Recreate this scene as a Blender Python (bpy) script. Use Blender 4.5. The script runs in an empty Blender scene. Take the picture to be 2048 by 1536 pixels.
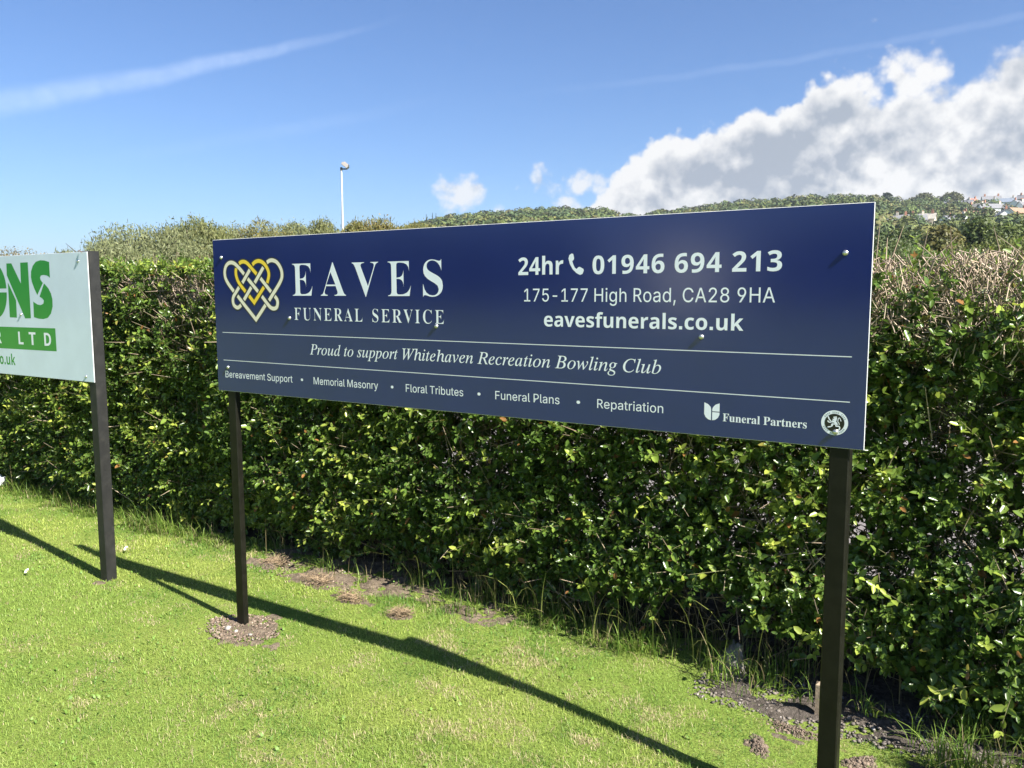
import bpy, math, random
import numpy as np
from mathutils import Vector, Matrix

# ------------------------------------------------------------------ scene, camera, light
sc = bpy.context.scene
COL = sc.collection
RS = np.random.RandomState(7)
random.seed(7)

EYE = 1.38
cam_d = bpy.data.cameras.new("camera")
cam_d.sensor_width = 36.0
cam_d.lens = 1640.0 / 2048.0 * 36.0
cam_d.clip_start = 0.05
cam_d.clip_end = 9000.0
cam = bpy.data.objects.new("camera", cam_d)
COL.objects.link(cam)
cam.location = (0, 0, EYE)
_r = Vector((0.999998, -0.000217, -0.001988))
_u = Vector((0.002, 0.108585, 0.994085))
_f = Vector((0.0, 0.994087, -0.108585))
cam.rotation_euler = Matrix((( _r.x, _u.x, -_f.x), (_r.y, _u.y, -_f.y), (_r.z, _u.z, -_f.z))).to_euler()
sc.camera = cam
sc.render.resolution_x, sc.render.resolution_y = 1024, 768
sc.view_settings.view_transform = 'Standard'
sc.view_settings.look = 'None'
sc.view_settings.gamma = 1.0
sc.view_settings.exposure = 1.55
sc.cycles.max_bounces = 5
sc.cycles.diffuse_bounces = 3
sc.cycles.glossy_bounces = 3
sc.cycles.volume_bounces = 0
sc.cycles.transparent_max_bounces = 6

# frame of the sign row: a = along the boards (to the right), b = away from the camera, z = up
ORG = Vector((-1.20904, 3.355, 0.0))
YAW = math.atan2(-0.53921, 0.84217)
DA = Vector((0.84217, -0.53921, 0)); DB = Vector((0.53921, 0.84217, 0))
CAM_A, CAM_B = -ORG.dot(DA), -ORG.dot(DB)
# towards the sun, in the frame: the board's shadow falls 1.05 to the left and 0.155 behind per metre of height
SUN = (DA * 1.05 - DB * 0.155 + Vector((0, 0, 1))).normalized()
SUN_EL = math.asin(SUN.z); SUN_AZ = math.atan2(SUN.x, SUN.y)

sun_d = bpy.data.lights.new("sun", 'SUN')
sun_d.energy = 5.0
sun_d.angle = math.radians(0.53)
sun_d.color = (1.0, 0.95, 0.86)
sun = bpy.data.objects.new("sun", sun_d)
COL.objects.link(sun)
sun.rotation_euler = SUN.to_track_quat('Z', 'Y').to_euler()

# ------------------------------------------------------------------ node helper
class NT:
    def __init__(s, nt):
        s.nt = nt
    def n(s, t, **kw):
        x = s.nt.nodes.new(t)
        for k, v in kw.items():
            setattr(x, k, v)
        return x
    def put(s, sock, v):
        if isinstance(v, bpy.types.NodeSocket):
            s.nt.links.new(v, sock)
        else:
            if hasattr(sock, 'default_value'):
                sock.default_value = v
    def m(s, op, a, b=0.0, c=0.0, clamp=False):
        x = s.n('ShaderNodeMath', operation=op, use_clamp=clamp)
        s.put(x.inputs[0], a); s.put(x.inputs[1], b); s.put(x.inputs[2], c)
        return x.outputs[0]
    def step(s, v, lo, hi, a=0.0, b=1.0):
        x = s.n('ShaderNodeMapRange', interpolation_type='SMOOTHSTEP')
        for k, q in zip(('Value', 'From Min', 'From Max', 'To Min', 'To Max'), (v, lo, hi, a, b)):
            s.put(x.inputs[k], q)
        return x.outputs[0]
    def noise(s, vec, scale, detail=6.0, rough=0.55, dist=0.0, out='Fac'):
        x = s.n('ShaderNodeTexNoise')
        if vec is not None: s.put(x.inputs['Vector'], vec)
        s.put(x.inputs['Scale'], scale); s.put(x.inputs['Detail'], detail)
        s.put(x.inputs['Roughness'], rough); s.put(x.inputs['Distortion'], dist)
        return x.outputs[out]
    def voro(s, vec, scale, detail=2.0):
        x = s.n('ShaderNodeTexVoronoi', feature='SMOOTH_F1')
        s.put(x.inputs['Vector'], vec); s.put(x.inputs['Scale'], scale); s.put(x.inputs['Detail'], detail)
        s.put(x.inputs['Smoothness'], 0.35)
        return x.outputs['Distance']
    def mix(s, f, a, b):
        x = s.n('ShaderNodeMix', data_type='RGBA')
        s.put(x.inputs[0], f); s.put(x.inputs[6], a); s.put(x.inputs[7], b)
        return x.outputs[2]
    def vmath(s, op, a, b=(0, 0, 0)):
        x = s.n('ShaderNodeVectorMath', operation=op)
        s.put(x.inputs[0], a); s.put(x.inputs[1], b)
        return x.outputs[0]
    def curve(s, v, lo, hi, pts, vlo, vhi):
        fc = s.n('ShaderNodeFloatCurve')
        cu = fc.mapping.curves[0]
        pp = [((p[0] - lo) / (hi - lo), (p[1] - vlo) / (vhi - vlo)) for p in pts]
        while len(cu.points) < len(pp):
            cu.points.new(0.5, 0.5)
        for q, p in zip(cu.points, pp):
            q.location = p; q.handle_type = 'VECTOR'
        fc.mapping.update()
        x = s.m('DIVIDE', s.m('SUBTRACT', v, lo), hi - lo, clamp=True)
        s.put(fc.inputs['Value'], x); s.put(fc.inputs['Factor'], 1.0)
        return s.m('MULTIPLY_ADD', fc.outputs[0], vhi - vlo, vlo)

def rgb(c): return (c[0], c[1], c[2], 1.0)

# ------------------------------------------------------------------ sky
world = bpy.data.worlds.new("World")
sc.world = world
world.use_nodes = True
W = NT(world.node_tree)
world.node_tree.nodes.clear()
sky = W.n('ShaderNodeTexSky', sky_type='NISHITA')
sky.sun_disc = False
sky.sun_elevation = SUN_EL
sky.sun_rotation = SUN_AZ
sky.altitude = 50.0
sky.air_density = 1.0
sky.dust_density = 0.6
sky.ozone_density = 2.2
bg = W.n('ShaderNodeBackground')
wb = W.vmath('MULTIPLY', sky.outputs[0], (0.66, 0.83, 1.10))     # the camera's white balance leaves the sky bluer
W.put(bg.inputs['Color'], wb); bg.inputs['Strength'].default_value = 0.05
tc = W.n('ShaderNodeTexCoord')
DIR = tc.outputs['Generated']
sp = W.n('ShaderNodeSeparateXYZ'); W.put(sp.inputs[0], DIR)
AZ = W.m('MULTIPLY', W.m('ARCTAN2', sp.outputs[0], sp.outputs[1]), 57.2958)
EL = W.m('MULTIPLY', W.m('ARCSINE', sp.outputs[2]), 57.2958)
nb = W.noise(DIR, 11.0, 12.0, 0.58, 0.15)
nf = W.noise(DIR, 34.0, 10.0, 0.6, 0.1)
vo = W.voro(DIR, 30.0, 3.0)
top = W.curve(AZ, -90, 90, [(-90, -8), (-2, -6), (2.0, 4.2), (4.2, 5.6), (5.6, 6.6), (7.3, 8.6), (10.0, 10.2), (12.5, 10.2), (15.1, 11.3),
                            (17.6, 11.7), (18.8, 12.3), (19.8, 13.3), (22.3, 13.3), (22.9, 12.2), (24.0, 12.3), (26.5, 12.6),
                            (31, 13.5), (38, 14.2), (50, 11.0), (65, 6.0), (80, -4.0), (90, -8)], -10, 20)
F = W.m('SUBTRACT', top, EL)
def blob(az, el, ra, re, amp):
    da = W.m('DIVIDE', W.m('SUBTRACT', AZ, az), ra); de = W.m('DIVIDE', W.m('SUBTRACT', EL, el), re)
    q = W.m('SQRT', W.m('ADD', W.m('MULTIPLY', da, da), W.m('MULTIPLY', de, de)))
    return W.m('MULTIPLY', W.m('SUBTRACT', 1.0, q), amp)
soft = None
for bl in ((24.5, 12.9, 1.4, 1.35, 0.8), (25.6, 12.2, 2.2, 1.6, 0.8), (22.9, 12.4, 1.2, 1.2, 0.5)):
    F = W.m('MAXIMUM', F, blob(*bl))
for bl in ((-3.4, 6.8, 2.1, 1.4, 2.2), (-4.2, 5.9, 1.3, 1.0, 1.6), (-1.0, 5.7, 1.5, 0.7, 1.8), (1.8, 7.5, 2.0, 1.5, 1.35),
           (4.7, 7.3, 1.2, 1.0, 1.5), (6.3, 7.0, 1.1, 1.2, 1.7), (4.4, 5.9, 2.6, 0.9, 1.5),
           (-60, 12, 9, 2.2, 1.2), (120, 14, 16, 4, 2.0), (165, 18, 14, 4, 2.0), (-165, 12, 10, 3, 1.6)):
    q = blob(*bl)
    soft = q if soft is None else W.m('MAXIMUM', soft, q)
edge = W.m('ADD', W.m('MULTIPLY', W.m('SUBTRACT', nb, 0.5), 2.6),
           W.m('ADD', W.m('MULTIPLY', W.m('SUBTRACT', nf, 0.5), 1.3), W.m('MULTIPLY', W.m('SUBTRACT', 0.42, vo), 1.6)))
Fm = W.m('ADD', W.m('ADD', F, 0.95), edge)
Fs = W.m('ADD', W.m('ADD', soft, 0.75), W.m('MULTIPLY', edge, 1.25))
a_main = W.step(Fm, -0.15, W.step(AZ, 18, 30, 0.6, 1.1))
a_soft = W.m('MULTIPLY', W.step(Fs, -0.1, 1.1), 0.86)
alpha = W.m('MAXIMUM', a_main, a_soft)
# body of the cloud: grey folds, white where the billows stand out
up = W.vmath('ADD', DIR, (-0.004, -0.004, 0.016))
nb2 = W.noise(up, 11.0, 12.0, 0.58, 0.15)
vo2 = W.voro(up, 30.0, 3.0)
relief = W.m('ADD', W.m('MULTIPLY', W.m('SUBTRACT', nb, nb2), 3.0), W.m('MULTIPLY', W.m('SUBTRACT', vo2, vo), 0.95))
rim = W.step(Fm, 0.15, 2.3, 1.0, 0.0)
rim_l = W.step(AZ, 22.0, 30.0, 1.0, 0.45)
big = W.noise(DIR, 5.5, 4.0, 0.5, 0.0)
low = W.step(EL, 4.6, 8.6, 0.30, 0.0)
lit = W.m('ADD', W.m('ADD', W.m('MULTIPLY', rim, rim_l), relief), W.m('ADD', low, W.m('MULTIPLY', W.m('SUBTRACT', big, 0.5), 2.3)))
puff = W.m('MULTIPLY', W.step(W.noise(DIR, 17.0, 8.0, 0.6, 0.3), 0.50, 0.68), W.step(EL, 11.0, 6.0, 0.0, 0.55))
lit = W.m('ADD', W.m('ADD', lit, puff), 0.24, clamp=True)
ccol = W.mix(lit, (0.44, 0.50, 0.59, 1), (1.0, 1.0, 1.0, 1))
bgc = W.n('ShaderNodeBackground'); W.put(bgc.inputs['Color'], ccol); bgc.inputs['Strength'].default_value = 0.33
# two old vapour trails
def trail(az0, el0, slope, az_lo, az_hi, w0, w1, amp):
    c = W.m('MULTIPLY_ADD', W.m('SUBTRACT', AZ, az0), slope, el0)
    w = W.step(AZ, az_lo, az_hi, w0, w1)
    d = W.m('DIVIDE', W.m('ABSOLUTE', W.m('ADD', W.m('SUBTRACT', EL, c), W.m('MULTIPLY', W.m('SUBTRACT', W.noise(DIR, 14.0, 5.0), 0.5), 0.7))), w)
    t = W.m('MULTIPLY', W.step(d, 0.15, 1.0, 1.0, 0.0), W.m('MULTIPLY', W.step(AZ, az_lo - 14, az_lo + 8), W.step(AZ, az_hi - 14, az_hi, 1.0, 0.0)))
    return W.m('MULTIPLY', W.m('MULTIPLY', t, amp), W.m('MULTIPLY_ADD', W.noise(DIR, 40.0, 6.0, 0.6, 0.6), 1.3, 0.1))
tr = W.m('MAXIMUM', trail(-31.2, 10.9, 0.287, -40, -6, 1.3, 0.32, 0.21),
         W.m('MAXIMUM', trail(7.3, 13.75, 0.075, 10, 44, 0.35, 0.35, 0.06), trail(-12.0, 11.3, 0.22, -18, -2, 0.6, 0.6, 0.05)))
bgt = W.n('ShaderNodeBackground'); bgt.inputs['Color'].default_value = (0.8, 0.88, 1.0, 1); bgt.inputs['Strength'].default_value = 0.55
ms1 = W.n('ShaderNodeMixShader'); W.put(ms1.inputs[0], W.m('MINIMUM', tr, 0.8)); W.put(ms1.inputs[1], bg.outputs[0]); W.put(ms1.inputs[2], bgt.outputs[0])
ms2 = W.n('ShaderNodeMixShader'); W.put(ms2.inputs[0], alpha); W.put(ms2.inputs[1], ms1.outputs[0]); W.put(ms2.inputs[2], bgc.outputs[0])
wo = W.n('ShaderNodeOutputWorld'); W.put(wo.inputs['Surface'], ms2.outputs[0])

# ------------------------------------------------------------------ object helpers
def tag(o, label=None, cat=None, group=None, kind=None):
    if label: o['label'] = label
    if cat: o['category'] = cat
    if group: o['group'] = group
    if kind: o['kind'] = kind
    return o

def empty(name, label, cat, loc=(0, 0, 0), rz=0.0, group=None):
    o = bpy.data.objects.new(name, None)
    o.empty_display_size = 0.1
    COL.objects.link(o)
    o.location = loc; o.rotation_euler = (0, 0, rz)
    return tag(o, label, cat, group)

def link_mesh(name, me, mats, parent=None, loc=None, rz=None):
    o = bpy.data.objects.new(name, me)
    COL.objects.link(o)
    for m_ in (mats if isinstance(mats, (list, tuple)) else [mats]):
        me.materials.append(m_)
    if parent is not None: o.parent = parent
    if loc is not None: o.location = loc
    if rz is not None: o.rotation_euler = (0, 0, rz)
    return o

def np_mesh(name, V, Fc, col=None, smooth=False, matidx=None):
    """V (n,3); Fc list of (m,k) int arrays; col (n,3) colours per vertex"""
    me = bpy.data.meshes.new(name)
    V = np.asarray(V, np.float32)
    Fc = [np.asarray(f, np.int32) for f in (Fc if isinstance(Fc, list) else [Fc]) if len(f)]
    me.vertices.add(len(V)); me.vertices.foreach_set('co', V.ravel())
    tot = np.concatenate([np.full(len(f), f.shape[1], np.int32) for f in Fc])
    idx = np.concatenate([f.ravel() for f in Fc])
    me.loops.add(len(idx)); me.loops.foreach_set('vertex_index', idx)
    me.polygons.add(len(tot))
    st = np.zeros(len(tot), np.int32); st[1:] = np.cumsum(tot)[:-1]
    me.polygons.foreach_set('loop_start', st); me.polygons.foreach_set('loop_total', tot)
    if smooth: me.polygons.foreach_set('use_smooth', np.ones(len(tot), bool))
    if matidx is not None: me.polygons.foreach_set('material_index', np.asarray(matidx, np.int32))
    me.update(calc_edges=True)
    if col is not None:
        ca = me.color_attributes.new('Col', 'FLOAT_COLOR', 'POINT')
        c4 = np.ones((len(V), 4), np.float32); c4[:, :3] = col
        ca.data.foreach_set('color', c4.ravel())
    return me

class MB:
    """collects simple shapes into one mesh"""
    def __init__(s): s.v = []; s.f = []; s.mi = []
    def add(s, vs, fs, mi=0):
        k = len(s.v); s.v += [tuple(v) for v in vs]
        s.f += [tuple(i + k for i in f) for f in fs]; s.mi += [mi] * len(fs)
    def box(s, x0, x1, y0, y1, z0, z1, mi=0, bev=0.0):
        if bev <= 0:
            vs = [(x, y, z) for z in (z0, z1) for y in (y0, y1) for x in (x0, x1)]
            s.add(vs, [(0, 2, 3, 1), (4, 5, 7, 6), (0, 1, 5, 4), (2, 6, 7, 3), (0, 4, 6, 2), (1, 3, 7, 5)], mi)
        else:
            b = bev
            ring = [(x0 + b, y0), (x1 - b, y0), (x1, y0 + b), (x1, y1 - b), (x1 - b, y1), (x0 + b, y1), (x0, y1 - b), (x0, y0 + b)]
            s.prism(ring, z0, z1, mi)
    def prism(s, ring, z0, z1, mi=0):
        n = len(ring)
        vs = [(x, y, z0) for x, y in ring] + [(x, y, z1) for x, y in ring]
        fs = [tuple(range(n - 1, -1, -1)), tuple(range(n, 2 * n))] + [(i, (i + 1) % n, n + (i + 1) % n, n + i) for i in range(n)]
        s.add(vs, fs, mi)
    def tube(s, pts, rad, k=8, mi=0, cap=True):
        P = [Vector(p) for p in pts]; n = len(P)
        rads = rad if isinstance(rad, (list, tuple)) else [rad] * n
        vs = []; fs = []
        for i, p in enumerate(P):
            t = (P[min(i + 1, n - 1)] - P[max(i - 1, 0)]).normalized()
            e1 = t.cross(Vector((0.31, 0.95, 0.05))).normalized(); e2 = t.cross(e1)
            for j in range(k):
                a = 2 * math.pi * j / k
                vs.append(p + (e1 * math.cos(a) + e2 * math.sin(a)) * rads[i])
        for i in range(n - 1):
            for j in range(k):
                fs.append((i * k + j, i * k + (j + 1) % k, (i + 1) * k + (j + 1) % k, (i + 1) * k + j))
        if cap:
            fs.append(tuple(range(k - 1, -1, -1))); fs.append(tuple((n - 1) * k + j for j in range(k)))
        s.add(vs, fs, mi)
    def build(s, name, mats, parent=None, smooth=False, loc=None, rz=None):
        me = bpy.data.meshes.new(name)
        me.from_pydata(s.v, [], s.f)
        me.polygons.foreach_set('material_index', s.mi)
        if smooth: me.polygons.foreach_set('use_smooth', [True] * len(s.f))
        me.update()
        return link_mesh(name, me, mats, parent, loc, rz)

# value noise for geometry
_H = RS.rand(64, 64, 64).astype(np.float32)
def vnoise(x, y, z=0.0):
    x, y, z = np.broadcast_arrays(np.asarray(x, float), np.asarray(y, float), np.asarray(z, float))
    xi, yi, zi = np.floor(x).astype(int), np.floor(y).astype(int), np.floor(z).astype(int)
    fx, fy, fz = x - xi, y - yi, z - zi
    fx, fy, fz = [t * t * (3 - 2 * t) for t in (fx, fy, fz)]
    g = lambda a, b, c: _H[(xi + a) & 63, (yi + b) & 63, (zi + c) & 63]
    return (((g(0,0,0)*(1-fx)+g(1,0,0)*fx)*(1-fy) + (g(0,1,0)*(1-fx)+g(1,1,0)*fx)*fy)*(1-fz)
            + ((g(0,0,1)*(1-fx)+g(1,0,1)*fx)*(1-fy) + (g(0,1,1)*(1-fx)+g(1,1,1)*fx)*fy)*fz)
def fbm(x, y, z=0.0, oct=4):
    t = 0; a = 0.5; s = 0
    for i in range(oct):
        t = t + a * vnoise(np.asarray(x) * 2**i + 17.3 * i, np.asarray(y) * 2**i + 5.1 * i, np.asarray(z) * 2**i); s += a; a *= 0.5
    return t / s
def sstep(x, lo, hi):
    t = np.clip((np.asarray(x, float) - lo) / (hi - lo), 0, 1); return t * t * (3 - 2 * t)
def unit(v): return v / np.maximum(np.linalg.norm(v, axis=-1, keepdims=True), 1e-9)

# ------------------------------------------------------------------ materials
def mat(name, base, rough=0.6, var=0.0, vscale=20.0, attr=False, trans=0.0, spec=0.5, metal=0.0, bump=0.0, bscale=60.0, coat=0.0, tint=None):
    m_ = bpy.data.materials.new(name); m_.use_nodes = True
    T = NT(m_.node_tree); nodes = m_.node_tree.nodes
    p = nodes['Principled BSDF']; out = nodes['Material Output']
    tcn = T.n('ShaderNodeTexCoord').outputs['Object']
    if attr:
        c = T.n('ShaderNodeAttribute', attribute_name='Col').outputs['Color']
    else:
        c = rgb(base)
    if var > 0:
        nz = T.noise(tcn, vscale, 6.0, 0.6)
        k = T.step(nz, 0.3, 0.7, 1.0 - var, 1.0 + var)
        cc = T.n('ShaderNodeVectorMath', operation='SCALE')
        T.put(cc.inputs[0], c if attr else base[:3]); T.put(cc.inputs['Scale'], k)
        c = cc.outputs[0]
        if tint is not None:
            c = T.mix(T.step(T.noise(tcn, vscale * 0.37, 5.0, 0.65), 0.5, 0.72), c, rgb(tint))
    T.put(p.inputs['Base Color'], c)
    p.inputs['Roughness'].default_value = rough
    p.inputs['Metallic'].default_value = metal
    p.inputs['Specular IOR Level'].default_value = spec
    p.inputs['Coat Weight'].default_value = coat
    if bump > 0:
        bn = T.n('ShaderNodeBump'); bn.inputs['Strength'].default_value = bump; bn.inputs['Distance'].default_value = 0.01
        T.put(bn.inputs['Height'], T.noise(tcn, bscale, 8.0, 0.65)); T.put(p.inputs['Normal'], bn.outputs[0])
    if trans > 0:
        tb = T.n('ShaderNodeBsdfTranslucent'); T.put(tb.inputs['Color'], c)
        mx = T.n('ShaderNodeMixShader'); mx.inputs[0].default_value = trans
        T.put(mx.inputs[1], p.outputs[0]); T.put(mx.inputs[2], tb.outputs[0]); T.put(out.inputs['Surface'], mx.outputs[0])
    return m_

M = {}
M['navy'] = mat('navy_film', (0.0080, 0.0175, 0.120), 0.15, 0.06, 3.0, spec=0.85)
M['white_film'] = mat('white_film', (0.78, 0.82, 0.88), 0.25)
M['panel_white'] = mat('white_panel', (0.62, 0.71, 0.82), 0.14, 0.04, 5.0, tint=(0.59, 0.68, 0.78))
M['panel_edge'] = mat('panel_edge', (0.55, 0.56, 0.57), 0.4)
M['green_film'] = mat('green_film', (0.035, 0.27, 0.055), 0.2, 0.05, 4.0)
M['cream'] = mat('cream_film', (0.78, 0.73, 0.58), 0.3)
M['gold'] = mat('gold_film', (0.85, 0.60, 0.05), 0.3)
M['ink'] = mat('black_film', (0.012, 0.012, 0.014), 0.3)
M['grey_ink'] = mat('grey_film', (0.35, 0.38, 0.38), 0.4)
M['steel'] = mat('bolt_steel', (0.62, 0.62, 0.60), 0.28, 0.1, 300.0, metal=0.85)
M['post'] = mat('post_black_stain', (0.0075, 0.0075, 0.005), 0.45, 0.3, 25.0, bump=0.07, bscale=90.0, tint=(0.011, 0.0105, 0.007), spec=0.22)
M['old_post'] = mat('post_faded_stain', (0.0095, 0.0095, 0.009), 0.6, 0.35, 25.0, bump=0.15, bscale=80.0, tint=(0.022, 0.021, 0.018))
M['leaf'] = mat('hedge_leaf', (0.05, 0.1, 0.02), 0.29, attr=True, trans=0.38)
M['twig'] = mat('hedge_twig', (0.3, 0.2, 0.13), 0.75, attr=True)
M['bark'] = mat('bark', (0.11, 0.085, 0.06), 0.9, 0.4, 30.0, bump=0.6, bscale=60.0)
M['blade'] = mat('grass_blade', (0.1, 0.2, 0.03), 0.5, attr=True, trans=0.35, spec=0.3)
M['soil'] = mat('soil', (0.085, 0.066, 0.052), 0.95, 0.45, 30.0, bump=1.0, bscale=140.0, tint=(0.15, 0.125, 0.10), spec=0.15)
M['pebble'] = mat('pebble', (0.3, 0.27, 0.24), 0.85, attr=True)
M['rock'] = mat('rock', (0.21, 0.19, 0.17), 0.9, 0.3, 20.0, bump=0.7, bscale=60.0)
M['stake'] = mat('stake_wood', (0.26, 0.20, 0.14), 0.8, 0.25, 40.0, bump=0.3)
M['petal'] = mat('petal', (0.8, 0.8, 0.8), 0.6, trans=0.2)
M['yolk'] = mat('daisy_centre', (0.6, 0.4, 0.03), 0.7)
M['pole'] = mat('galvanised_pole', (0.52, 0.54, 0.55), 0.45, 0.08, 4.0)
M['lamp_body'] = mat('lamp_housing', (0.34, 0.31, 0.29), 0.6)
M['lamp_dark'] = mat('lamp_underside', (0.10, 0.10, 0.10), 0.5)
M['crown'] = mat('crown_leaf', (0.07, 0.1, 0.03), 0.55, attr=True, trans=0.25, spec=0.3)
M['wood'] = mat('woodland', (0.06, 0.08, 0.03), 0.7, attr=True, trans=0.1, spec=0.2)
M['field'] = mat('field', (0.09, 0.12, 0.035), 0.95, 0.3, 0.02, tint=(0.07, 0.085, 0.03), spec=0.1)
M['path'] = mat('pale_path', (0.17, 0.155, 0.15), 0.9, 0.15, 8.0, spec=0.2)

# ------------------------------------------------------------------ ground, lawn, path, hills
def ground_sheet():
    n = 96
    rad = [0, 3, 8, 20, 60, 150, 400, 1000, 2500, 4500]
    V = [(0, 0, -0.08)]; Fq = []; Ft = []
    for r_ in rad[1:]:
        for j in range(n):
            t = 2 * math.pi * j / n
            V.append((r_ * math.cos(t), r_ * math.sin(t), -0.08))
    for j in range(n): Ft.append((0, 1 + j, 1 + (j + 1) % n))
    for i in range(len(rad) - 2):
        for j in range(n):
            a, b = 1 + i * n + j, 1 + i * n + (j + 1) % n
            Fq.append((a, a + n, b + n, b))
    o = link_mesh('ground', np_mesh('ground', V, [np.array(Ft), np.array(Fq)]), M['field'])
    tag(o, kind='structure')
ground_sheet()

# lawn: gently uneven turf surface under the blades; colour varies in worn and fresh patches
def lawn_material():
    m_ = bpy.data.materials.new('lawn_turf'); m_.use_nodes = True
    T = NT(m_.node_tree); p = m_.node_tree.nodes['Principled BSDF']
    g = T.n('ShaderNodeTexCoord').outputs['Object']
    n1 = T.noise(g, 1.3, 5.0, 0.55); n2 = T.noise(g, 14.0, 6.0, 0.65); n3 = T.noise(g, 120.0, 6.0, 0.7)
    c = T.mix(T.step(n1, 0.35, 0.65), (0.19, 0.28, 0.05, 1), (0.24, 0.31, 0.065, 1))
    c = T.mix(T.step(n2, 0.55, 0.75), c, (0.24, 0.22, 0.09, 1))
    c = T.mix(T.step(n3, 0.35, 0.7), T.mix(0.65, c, (0.05, 0.06, 0.015, 1)), c)
    T.put(p.inputs['Base Color'], c); p.inputs['Roughness'].default_value = 0.9; p.inputs['Specular IOR Level'].default_value = 0.1
    bn = T.n('ShaderNodeBump'); bn.inputs['Strength'].default_value = 0.8; bn.inputs['Distance'].default_value = 0.01
    T.put(bn.inputs['Height'], n3); T.put(p.inputs['Normal'], bn.outputs[0])
    return m_
def lawn_h(a, b):
    return (fbm(a * 0.9 + 3, b * 0.9 + 8, 1.5, 3) - 0.5) * 0.03 - 0.035 * sstep(a, 1.0, 2.5)
def grid(a0, a1, na, b0, b1, nb_):
    A, B = np.meshgrid(np.linspace(a0, a1, na), np.linspace(b0, b1, nb_), indexing='ij')
    i = np.arange(na * nb_).reshape(na, nb_)
    Fq = np.stack([i[:-1, :-1], i[1:, :-1], i[1:, 1:], i[:-1, 1:]], -1).reshape(-1, 4)
    return A.ravel(), B.ravel(), Fq
LOC = (ORG.x, ORG.y, 0.0)
A_, B_, Fq = grid(-70, 70, 281, -90, 1.4, 183)
lawn = link_mesh('lawn', np_mesh('lawn', np.stack([A_, B_, lawn_h(A_, B_) * sstep(-B_, 80, 20)], -1), Fq, smooth=True), lawn_material(), loc=LOC, rz=YAW)
tag(lawn, kind='structure')
A_, B_, Fq = grid(-40, 40, 41, 1.75, 7.5, 7)
path = link_mesh('path', np_mesh('path', np.stack([A_, B_, A_ * 0 + 0.004], -1), Fq), M['path'], loc=LOC, rz=YAW)
tag(path, kind='structure')

# bare soil: bed along the hedge and a scraped patch round the post; where it is, the turf is thin
def soil_amount(a, b):
    nz = fbm(a * 3.1, b * 3.1, 4.2, 4); nz2 = fbm(a * 9 + 4, b * 9, 7.7, 3)
    edge = 0.60 - 0.05 * sstep(a, 0.9, 1.2) * sstep(-a, -1.9, -1.6) * -1.0
    b = b + .085 * sstep(a, 1.72, 1.95) * sstep(b, .3, .45)
    bed = sstep(b + (nz - 0.5) * 0.34 + (nz2 - 0.5) * 0.12, 0.53, 0.65)
    bed *= np.maximum(np.maximum(sstep(a, -0.75, -0.35) * sstep(-a, -1.15, -0.8), sstep(a, 1.75, 2.0)), 0.35 * sstep(b, 0.74, 0.8))
    spots = 0
    for ca, cb, ra, rb in ((0.11, -0.01, 0.21, 0.145), (-0.42, 0.60, 0.17, 0.07), (-0.03, 0.54, 0.20, 0.08), (0.26, 0.46, 0.12, 0.05),
                           (0.58, 0.43, 0.08, 0.035), (2.17, 0.28, 0.05, 0.03), (2.22, 0.43, 0.07, 0.035), (2.45, 0.37, 0.06, 0.04), (2.62, 0.47, 0.07, 0.06), (-0.905, -0.02, 0.05, 0.04)):
        q = np.sqrt(((a - ca) / ra) ** 2 + ((b - cb) / rb) ** 2) + (nz2 - 0.5) * 0.8 + (fbm(a * 26, b * 26, 3.1, 3) - 0.5) * 1.3
        spots = np.maximum(spots, sstep(-q, -1.25, -0.70))
    return np.clip(np.maximum(bed, spots), 0, 1)
A_, B_, Fq = grid(-1.6, 3.6, 650, -0.25, 1.1, 180)
sa = soil_amount(A_, B_)
lump = fbm(A_ * 14, B_ * 14, 2.0, 5)
lump2 = np.abs(fbm(A_ * 40, B_ * 40, 9.0, 3) - 0.5)
Z = lawn_h(A_, B_) - 0.006 + sa * (0.005 + 0.026 * (lump - 0.42) * (1 + sstep(B_, 0.5, 0.7)) + 0.014 * lump2) 
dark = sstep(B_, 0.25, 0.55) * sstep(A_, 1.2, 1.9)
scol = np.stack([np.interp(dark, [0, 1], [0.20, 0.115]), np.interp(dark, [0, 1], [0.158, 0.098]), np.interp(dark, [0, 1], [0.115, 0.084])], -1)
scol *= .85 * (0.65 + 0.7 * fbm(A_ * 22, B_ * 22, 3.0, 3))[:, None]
keep = sa[Fq].max(1) > 0.01
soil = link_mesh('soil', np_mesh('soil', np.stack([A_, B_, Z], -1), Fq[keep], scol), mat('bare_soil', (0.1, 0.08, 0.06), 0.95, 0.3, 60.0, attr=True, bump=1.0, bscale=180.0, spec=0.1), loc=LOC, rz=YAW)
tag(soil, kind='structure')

A_, B_, Fq = grid(-7, 6, 260, 0.80, 1.78, 24)
Zl = lawn_h(A_, B_) + 0.004 + 0.03 * (fbm(A_ * 9, B_ * 9, 6.0, 4) - 0.5) * sstep(B_, .82, .95) - 0.03 * sstep(-B_, -.90, -.80)
sc2 = np.array([0.055, 0.045, 0.032]) * (0.6 + 0.8 * fbm(A_ * 20, B_ * 20, 3.0, 3))[:, None]
litter = link_mesh('soil', np_mesh('soil_under_hedge', np.stack([A_, B_, Zl], -1), Fq, sc2), soil.data.materials[0], loc=LOC, rz=YAW)
tag(litter, kind='structure')

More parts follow.
